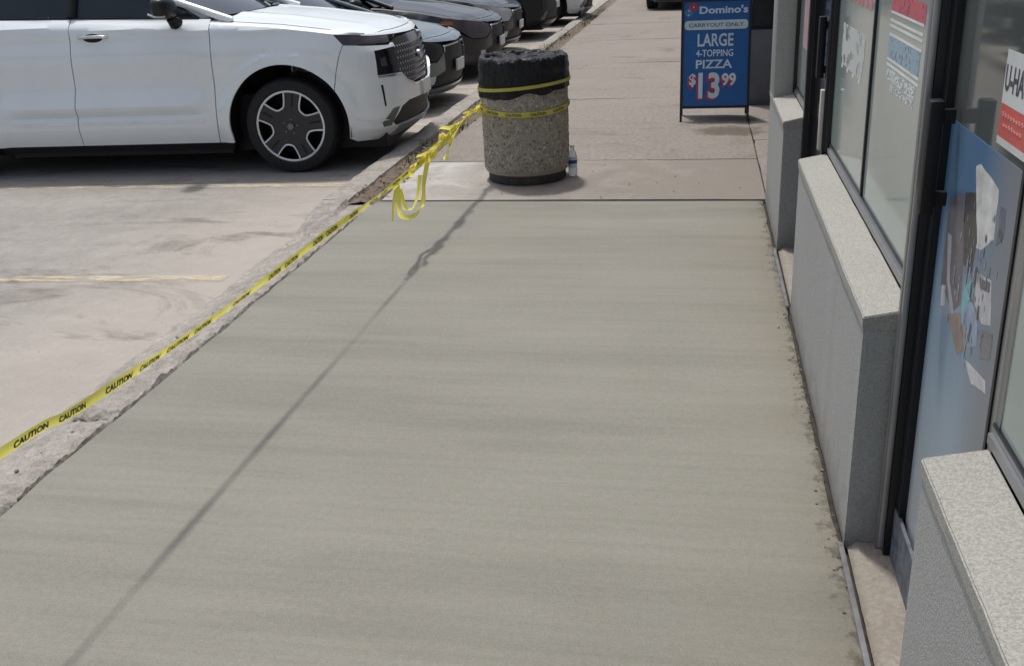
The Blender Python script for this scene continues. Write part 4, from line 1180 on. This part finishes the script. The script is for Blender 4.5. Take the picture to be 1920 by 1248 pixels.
            add_tube(bm, [sp(bx, s.belt(bx), .02), sp(bx+.02, zt, .02)], .045, 8); fin('pillar', bm, BLACKP, root, 60); bm = bmesh.new(); add_tube(bm, [sp(qx, s.belt(qx), .04), sp(xr1+.25, zt, .03)], .06, 8)
            fin('pillar', bm, BLACKP, root, 60)
        # cowl, dark inner tub
        def cowl(u, v):
            y = 2*v-1; return Vector((xc+.10*(1-y*y)+.05-u*.32, y*(hw-.11), P['cowlz']-.035+.03*u-.006*math.sin(PI*u)))
        s.grid('cowl', cowl, 4, 10, BLACKP)
        bm = bmesh.new()
        add_box(bm, (-wb-P['ro']+.22, -hw+.24, zs-.10), (s.front_x(0)-.20, hw-.24, .62))
        add_box(bm, (-wb+ar+.06, -hw+.12, zs-.10), (-ar-.06, hw-.12, P['beltf']-.08))
        fin('underbody', bm, BLACKP, root)
        for wx in (0, -wb):
            for sd_ in (-1, 1):
                bm = bmesh.new(); R1 = ar+.012
                a = [(wx+R1*math.cos(math.radians(k*12)), wr+R1*math.sin(math.radians(k*12))) for k in range(-1, 17)]
                for (p, q) in zip(a, a[1:]):
                    bm.faces.new([bm.verts.new((p[0], sd_*(hw-.022), p[1])), bm.verts.new((q[0], sd_*(hw-.022), q[1])), bm.verts.new((q[0], sd_*(hw-.32), q[1])), bm.verts.new((p[0], sd_*(hw-.32), p[1]))])
                fin('wheel_well', bm, BLACKP, root, 60)
        for wx in (0, -wb):
            for sd_ in (-1, 1): s.wheel(wx, sd_)
        # tail lamps and rear bumper shade
        zt2 = P['beltr']-.12
        o = s.panel('tail_lamp', [(-wb-.55, zt2-.10), (-wb-.80, zt2-.12), (-wb-.80, zt2), (-wb-.50, zt2)], plain('tail_red', (.35, .01, .01), .2), .004, res=.08); s.mirror_last(o, 'tail_lamp')
        # mirrors
        mx, mz = P['mirror']
        for sd_ in (-1, 1):
            bm = bmesh.new(); r = bmesh.ops.create_icosphere(bm, subdivisions=4, radius=1)
            for v in bm.verts:
                c = v.co; f = lambda q, e: math.copysign(abs(q)**e, q)
                v.co = Vector((mx+f(c.x, .75)*.085*(1-.18*c.y*sd_), sd_*(hw+.075)+f(c.y, .8)*.125, mz+f(c.z, .72)*.082+.012*c.y*sd_))
            mr = fin('mirror', bm, P.get('mirm', BLACK), root, 60)
            bm = bmesh.new(); add_tube(bm, [(mx+.02, sd_*(hw+.02), mz-.075), (mx+.03, sd_*(hw-.02), mz-.12), (mx+.03, sd_*(hw-.10), mz-.135)], [.035, .045, .06], 10); fin('arm', bm, BLACKP, mr, 50)
            bm = bmesh.new(); add_tube(bm, [(mx-.078, sd_*(hw+.18), mz-.035), (mx-.03, sd_*(hw+.185), mz-.055), (mx+.05, sd_*(hw+.16), mz-.055)], .009, 6); fin('trim', bm, SILV, mr, 50)
        # door handles
        for hx in P['handles']:
            for sd_ in (-1, 1):
                z = P['handlez']; y = -hw+s.inset(hx, z)
                bm = bmesh.new(); r = bmesh.ops.create_icosphere(bm, subdivisions=3, radius=1)
                for v in bm.verts: v.co = Vector((hx+v.co.x*.085, sd_*(-1)*(-(y))*1.0+v.co.y*.006*1, z-.004+v.co.z*.034))
                for v in bm.verts: v.co.y = sd_*abs(v.co.y)
                cup = fin('handle_cup', bm, P.get('cup', BLACKP), root, 60)
                bm = bmesh.new()
                add_tube(bm, catmull([(hx-.125, y+.004, z), (hx-.09, y-.016, z+.006), (hx, y-.030, z+.008), (hx+.09, y-.016, z+.006), (hx+.125, y+.004, z)], 5), .0135, 8)
                for v in bm.verts: v.co.y *= -sd_
                fin('handle', bm, P.get('handm', CHROME), root, 60)
    def front_x(s, y):
        best = s.fp[-1].x
        for a, b in zip(s.fp, s.fp[1:]):
            if abs(b.y) <= y <= abs(a.y): f = (abs(a.y)-y)/(abs(a.y)-abs(b.y)+1e-9); return a.x+(b.x-a.x)*f
        return best
    def mirror_last(s, o, name):
        bm = bmesh.new(); bm.from_mesh(o.data)
        for v in bm.verts: v.co.y = -v.co.y
        bmesh.ops.reverse_faces(bm, faces=bm.faces[:])
        me = bpy.data.meshes.new(name); bm.to_mesh(me); bm.free()
        return link(name, me, o.data.materials[0], s.root)
    def grille(s, spec):
        t0, t1, zlo, zhi, pitch, m, off = spec
        bm = bmesh.new(); TM = s.TM
        nz = int((zhi(TM)-zlo(TM))/pitch)+1
        n = int((t1-t0)/pitch)
        for i in range(n+1):
            for j in range(nz+1):
                t = t0+pitch*(i+.5*(j % 2)); z = zlo(TM)+pitch*j*.9
                if t > t1 or z < zlo(t)+pitch*.4 or z > zhi(t)-pitch*.4: continue
                q = pitch*.27
                c = s.pos(t, z, off+.012); ring = [s.pos(t+q, z, off), s.pos(t, z+q, off), s.pos(t-q, z, off), s.pos(t, z-q, off)]
                cv = bm.verts.new(c); rv = [bm.verts.new(p) for p in ring]
                for k in range(4): bm.faces.new((rv[k], rv[(k+1) % 4], cv))
        fin('grille_mesh', bm, m, s.root)

GLOSSB = plain('gloss_black_trim', (.010, .010, .012), .12)
LAMP = m_glass('lamp_lens', (.05, .045, .055), (.10, .085, .10), .05)
LAMPC = m_glass('clear_lamp', (.30, .32, .34), (.5, .52, .55), .05)
LAMPO = m_glass('amber_lamp', (.40, .10, .04), (.5, .14, .05), .1)
PLATE = plain('plate_white', (.65, .66, .68), .4)

def suv_nose(s):
    TM, ty = s.TM, s.ty
    a80, a55, a50, a72 = ty(.80), ty(.56), ty(.50), ty(.74)
    HZ = lambda t: interp(s.P['hoodline'], t)
    g0, g1 = s.P['bgap'][0], s.P['bgap'][-1]
    A = s.arch(0, s.P['fga']-2, -12, 16)
    zt = lambda t: HZ(t)-.085
    L = []
    bump = [(x+.006, z) for x, z in s.P['bgap'][:-1]]+[(.50+.012, zt(.5)), (ty(.86), zt(ty(.86))), (a55-.05, zt(a55)), (a55+.02, zt(a55)+.012),
            (a55+.02, .945), (a80, .935), (a80-.01, .745), (a55+.03, .735), (a50+.06, .66), (ty(.30), .615), (TM, .605),
            (TM, .50), (ty(.45), .50), (ty(.58), .47), (ty(.70), .36), (ty(.66), .325), (TM, .325), (TM, .225), (a72, .225), (.55, .235), (A[-1][0], .27)]+A[::-1][1:]
    L.append(('front_bumper', bump, s.paint, 0, dict(both=False)))
    L.append(('marker_lamp', [(s.P['hl0'], HZ(s.P['hl0'])-.004), (ty(.70), HZ(ty(.70))-.004), (a55+.01, HZ(a55)-.010), (a55-.02, zt(a55)+.02), (ty(.86), zt(ty(.86))+.006), (.51, zt(.5)+.006)], LAMP, -.006, dict()))
    L.append(('headlamp', [(a80+.006, .93), (a55+.015, .94), (a55+.025, .742), (a80-.002, .75)], GLOSSB, -.014, dict()))
    L.append(('headlamp_lens', [(a80+.05, .87), (a80+.12, .875), (a80+.12, .81), (a80+.05, .81)], LAMP, -.008, dict(res=.05)))
    L.append(('grille', [(a55+.025, zt(a55)+.016), (ty(.40), HZ(TM)-.03), (TM, HZ(TM)-.025), (TM, .612), (ty(.30), .622), (a50+.06, .668), (a55+.035, .742)], GLOSSB, -.03, dict(both=True)))
    L.append(('chrome_trim', [(a80-.006, .742), (a55+.03, .732), (a50+.055, .668), (ty(.30), .622), (TM, .612), (TM, .597), (ty(.30), .605), (a50+.07, .648), (a55+.035, .718), (a80-.006, .728)], CHROME, .006, dict(both=True, th=.012)))
    L.append(('vent_slit', [(a80+.01, .67), (a80+.03, .67), (a80+.045, .50), (a80+.03, .50)], GLOSSB, .003, dict(th=.006)))
    L.append(('lower_intake', [(ty(.58)+.004, .466), (ty(.45), .496), (TM, .496), (TM, .33), (ty(.66)+.004, .33), (ty(.70)+.006, .362)], BLACKP, -.03, dict(both=True)))
    L.append(('skid_plate', [(ty(.60), .318), (TM, .30), (TM, .24), (ty(.66), .245)], SILV, .008, dict(both=True)))
    L.append(('bumper_crease', [(.60, .40), (ty(.80), .40), (ty(.74), .385), (.60, .388)], s.paint, .010, dict(th=.012)))
    L.append(('lamp_surround', [(ty(.80), .37), (ty(.70), .47), (ty(.62), .475), (ty(.72), .335), (ty(.79), .335)], plain('grey_trim', (.10, .115, .115), .4), .004, dict(th=.01)))
    L.append(('licence_plate', [(TM-.15, .50), (TM, .50), (TM, .62), (TM-.15, .62)], PLATE, .02, dict(both=True, res=.1)))
    L.append(('emblem', [(TM-.06, .80), (TM, .785), (TM, .865), (TM-.06, .85)], CHROME, .0, dict(both=True, res=.05)))
    return L
SUV = dict(hw=.95, fo=.95, ro=.95, wb=3.08, wr=.382, ar=.495, zsill=.262, beltf=1.236, beltr=1.30,
    beltline=[(-4, 1.33), (-2.4, 1.30), (-.57, 1.236), (.5, 1.20)], binset=.085,
    side=[(.18, .085), (.28, .045), (.40, .012), (.55, .0), (.72, .008), (.92, -.010), (1.0, -.005), (1.10, .012)],
    crease=[(.26, .0), (.40, -.004), (.48, .004), (.50, .016), (.580, -.020), (.60, -.018), (.74, .006), (.9, .006), (1.05, 0)],
    front=[(.20, .15), (.26, .075), (.33, .02), (.45, .0), (.62, .0), (.80, .012), (.92, .035), (1.0, .075), (1.08, .13)],
    rear=[(.2, .15), (.35, .03), (.6, 0), (1.0, .03), (1.35, .12)],
    doors=([(.25, -.625), (.45, -.605), (.72, -.582), (1.0, -.567), (1.26, -.56)], [(.25, -1.83), (.45, -1.82), (.79, -1.775), (1.1, -1.745), (1.32, -1.735)], [(.25, -2.60), (.6, -2.92), (.9, -3.05), (1.33, -3.0)]),
    hoodline=[(-.7, 1.205), (-.5, 1.195), (-.1, 1.16), (.25, 1.115), (.43, 1.085), (.8, 1.055), (1.2, 1.04), (1.6, 1.03)], hl0=.43, fga=35,
    bgap=[(.405, .655), (.43, .80), (.47, .93), (.505, 1.0), (.445, 1.068)], rocker=BLACKP, nose=suv_nose,
    mesh=lambda s: (s.ty(.53), 2*s.TM-s.ty(.53), lambda t: .62 if abs(t-s.TM) < .4 else .66, lambda t: .985, .05, plain('grille_chrome', (.20, .20, .22), .3, .8), -.024),
    cowl=-.52, hfi=.165, hoodin=.115, crown=.045, hoodz=[(-.7, 1.225), (-.4, 1.205), (0, 1.17), (.4, 1.115), (.7, 1.075), (.95, 1.055)], fall=.03,
    cowlz=1.235, roof=1.71, glassx=(-.62, -1.55, -3.6, -3.92), tail='suv', mirror=(-.87, 1.335), handles=(-1.545, -2.72), handlez=1.13, mirm=BLACK, trim=BLACKP)

def sedan_nose(s):
    TM, ty = s.TM, s.ty; HZ = lambda t: interp(s.P['hoodline'], t); k = s.P['hoodline'][-1][1]
    g0, g1 = s.P['bgap'][0], s.P['bgap'][-1]; A = s.arch(0, s.P['fga']-2, -12, 14)
    h = s.P['hl0']; a6, a4 = ty(.60), ty(.42); zl = k-.17
    L = []
    L.append(('front_bumper', [(x+.006, z) for x, z in s.P['bgap'][:-1]]+[(ty(.82), zl), (a6, zl-.01), (a4-.03, k-.10), (a4-.02, .42), (ty(.62), .38), (ty(.70), .25), (TM, .25), (TM, .19), (ty(.72), .19), (A[-1][0], .24)]+A[::-1][1:], s.paint, 0, {}))
    L.append(('headlamp', [(h, HZ(h)-.004), (ty(.72), HZ(ty(.72))-.004), (a4-.04, k-.01), (a4-.04, k-.09), (a6, zl), (ty(.82), zl+.01), (g1[0]+.01, g1[1])], s.P.get('lamp', LAMP), -.004, {}))
    L.append(('side_marker', [(g1[0]+.01, g1[1]-.03), (g1[0]+.16, g1[1]-.045), (g1[0]+.16, g1[1]-.085), (g1[0]+.02, g1[1]-.08)], LAMPO, .004, dict(th=.006)))
    L.append(('grille', [(a4-.025, k-.10), (a4, k-.02), (TM, k-.015), (TM, .255), (ty(.69), .255), (ty(.61), .378), (a4-.012, .42)], BLACKP, -.025, dict(both=True)))
    L.append(('chrome_trim', [(a4-.02, k-.09), (a4+.0, k-.025), (TM, k-.02), (TM, k-.035), (a4+.02, k-.04), (a4-.0, k-.09)], CHROME, .004, dict(both=True, th=.01)))
    L.append(('licence_plate', [(TM-.15, .38), (TM, .38), (TM, .50), (TM-.15, .50)], PLATE, .02, dict(both=True, res=.1)))
    L.append(('chin_spoiler', [(ty(.74), .20), (TM, .195), (TM, .165), (ty(.74), .17)], s.P.get('chin', SILV), .012, dict(both=True)))
    L.append(('fog_lamp', [(ty(.72), .38), (ty(.63), .38), (ty(.66), .30), (ty(.72), .30)], LAMPC, .004, dict(th=.008)))
    return L
SEDAN = dict(hw=.90, fo=.90, ro=1.0, wb=2.70, wr=.33, ar=.40, zsill=.24, beltf=.93, beltr=1.0,
    beltline=[(-4, 1.0), (-2.4, .99), (-.6, .93), (.5, .9)], binset=.075,
    side=[(.16, .08), (.24, .04), (.35, .01), (.6, 0), (.8, .01)],
    front=[(.15, .12), (.22, .05), (.32, .01), (.55, 0), (.68, .02), (.76, .06), (.84, .11)], rear=[(.2, .13), (.35, .03), (.6, 0), (.9, .03), (1.0, .07)],
    doors=([(.2, -.56), (.6, -.52), (.95, -.50)], [(.2, -1.62), (.6, -1.58), (1.0, -1.55)], [(.2, -2.42), (.6, -2.55), (1.0, -2.6)]),
    hoodline=[(-.7, .95), (-.5, .94), (0, .88), (.3, .82), (.5, .785), (.9, .74), (1.2, .72), (1.6, .70)], hl0=.28, fga=35,
    bgap=[(.345, .58), (.36, .65), (.38, .70), (.30, .80)], nose=sedan_nose, rocker=BLACKP,
    cowl=-.50, hfi=.15, hoodin=.13, crown=.055, hoodz=[(-.7, .965), (-.4, .945), (0, .895), (.4, .82), (.7, .77), (.9, .735)], fall=.03,
    cowlz=.965, roof=1.43, glassx=(-.55, -1.35, -2.75, -3.25), tail='sedan', mirror=(-.78, 1.0), handles=(-1.42, -2.3), handlez=.83)
def variant(base, **k): d = dict(base); d.update(k); return d

WHITE = m_paint('white_car_paint', (.82, .875, .90), 0, .4, 1.0, 1.65)
CAR_Y = 8.545
Car('parked_suv', 'white SUV nosed up to the kerb nearest the taped wet slab', (-3.30, CAR_Y, -.12), math.radians(3.0), SUV, WHITE, .03, 'cars parked nose-in along the kerb')
Car('parked_car', 'pale silver car with dark grille parked directly behind the white SUV', (-3.53, 11.15, -.12), math.radians(-1), variant(SEDAN, lamp=GLOSSB), m_paint('silver_green_paint', (.13, .165, .175), .5, .3, .6), .06, 'cars parked nose-in along the kerb', False)
Car('parked_car', 'black sedan with bright reflections on its hood, beyond the pale silver car', (-3.56, 13.7, -.12), 0, variant(SEDAN, hw=.93, fo=.93), m_paint('black_blue_paint', (.006, .009, .012), 0, .4, .5), .07, 'cars parked nose-in along the kerb', False)
Car('parked_car', 'dark grey sedan in the row between the black sedan and the black SUV', (-3.70, 16.25, -.12), 0, variant(SEDAN, hw=.92, lamp=LAMPC), m_paint('charcoal_paint', (.012, .015, .018), 0, .4, .5), .08, 'cars parked nose-in along the kerb', False)
Car('parked_suv', 'tall black SUV, second farthest vehicle of the row at the kerb', (-3.52, 18.9, -.12), 0, variant(SUV, mesh=None), plain('black_paint', (.006, .007, .008), .5), .08, 'cars parked nose-in along the kerb', False)
Car('parked_suv', 'white vehicle farthest along the row at the kerb', (-3.14, 21.7, -.12), 0, variant(SUV, mesh=None), m_paint('white_paint', (.66, .68, .69), 0, .4), .08, 'cars parked nose-in along the kerb', False)
Car('parked_car', 'dark blue grey car at the far end of the sidewalk behind the pizza sign', (-.30, 23.15, 0), -PI/2, variant(SEDAN, lamp=LAMPC), m_paint('slate_blue_paint', (.035, .05, .07), .4, .3), .08, None, False)

# ================================================================== WEEDS AND LITTER
def weeds():
    bm = bmesh.new()
    def blade(x, y, z, h, a, lean, w):
        d = Vector((math.cos(a), math.sin(a), 0)); n = Vector((-d.y, d.x, 0))*w
        b = Vector((x, y, z)); m_ = b+d*lean*.4+Vector((0, 0, h*.65)); t = b+d*lean+Vector((0, 0, h))
        v = [bm.verts.new(p) for p in (b-n, b+n, m_+n*.8, m_-n*.8, t)]
        bm.faces.new(v[:4]); bm.faces.new((v[3], v[2], v[4]))
    spots = [(-2.25, 8.2, .10, 50), (-2.2, 9.0, .10, 60), (-2.24, 7.6, .12, 40), (-2.2, 10.2, .2, 70), (-2.26, 12.0, .3, 90), (-2.3, 13.8, .35, 130), (-2.34, 15.6, .45, 260), (-2.28, 17.5, .4, 160), (-2.2, 20, .6, 160), (-2.2, 23, .8, 160)]
    for x, y, sp, n in spots:
        for i in range(n):
            blade(x+random.gauss(0, .05), y+random.gauss(0, sp), -.03, random.uniform(.02, .075), random.uniform(0, 6.3), random.uniform(.01, .05), random.uniform(.002, .005))
    stuff(fin('weeds', bm, LEAF, None, None, False))['label'] = 'weeds and grass growing in the dirt strip behind the kerb'
    bm = bmesh.new()
    for i in range(420):
        x = random.uniform(-2.34, -2.08); y = 6.35+random.expovariate(.25); a = random.uniform(0, 6.3); s_ = random.uniform(.008, .024)
        c = Vector((x, y, -.008+random.uniform(0, .012))); d = Vector((math.cos(a), math.sin(a), random.uniform(-.4, .4)))*s_; n = Vector((-math.sin(a), math.cos(a), random.uniform(-.5, .5)))*s_*.5
        v = [bm.verts.new(p) for p in (c-d, c+n, c+d, c-n)]; bm.faces.new(v)
    stuff(fin('leaf_litter', bm, plain('dry_leaves', (.16, .10, .055), .8, 0, .5, 9), None, None, False))['label'] = 'dry brown leaf litter along the kerb dirt strip'
weeds()
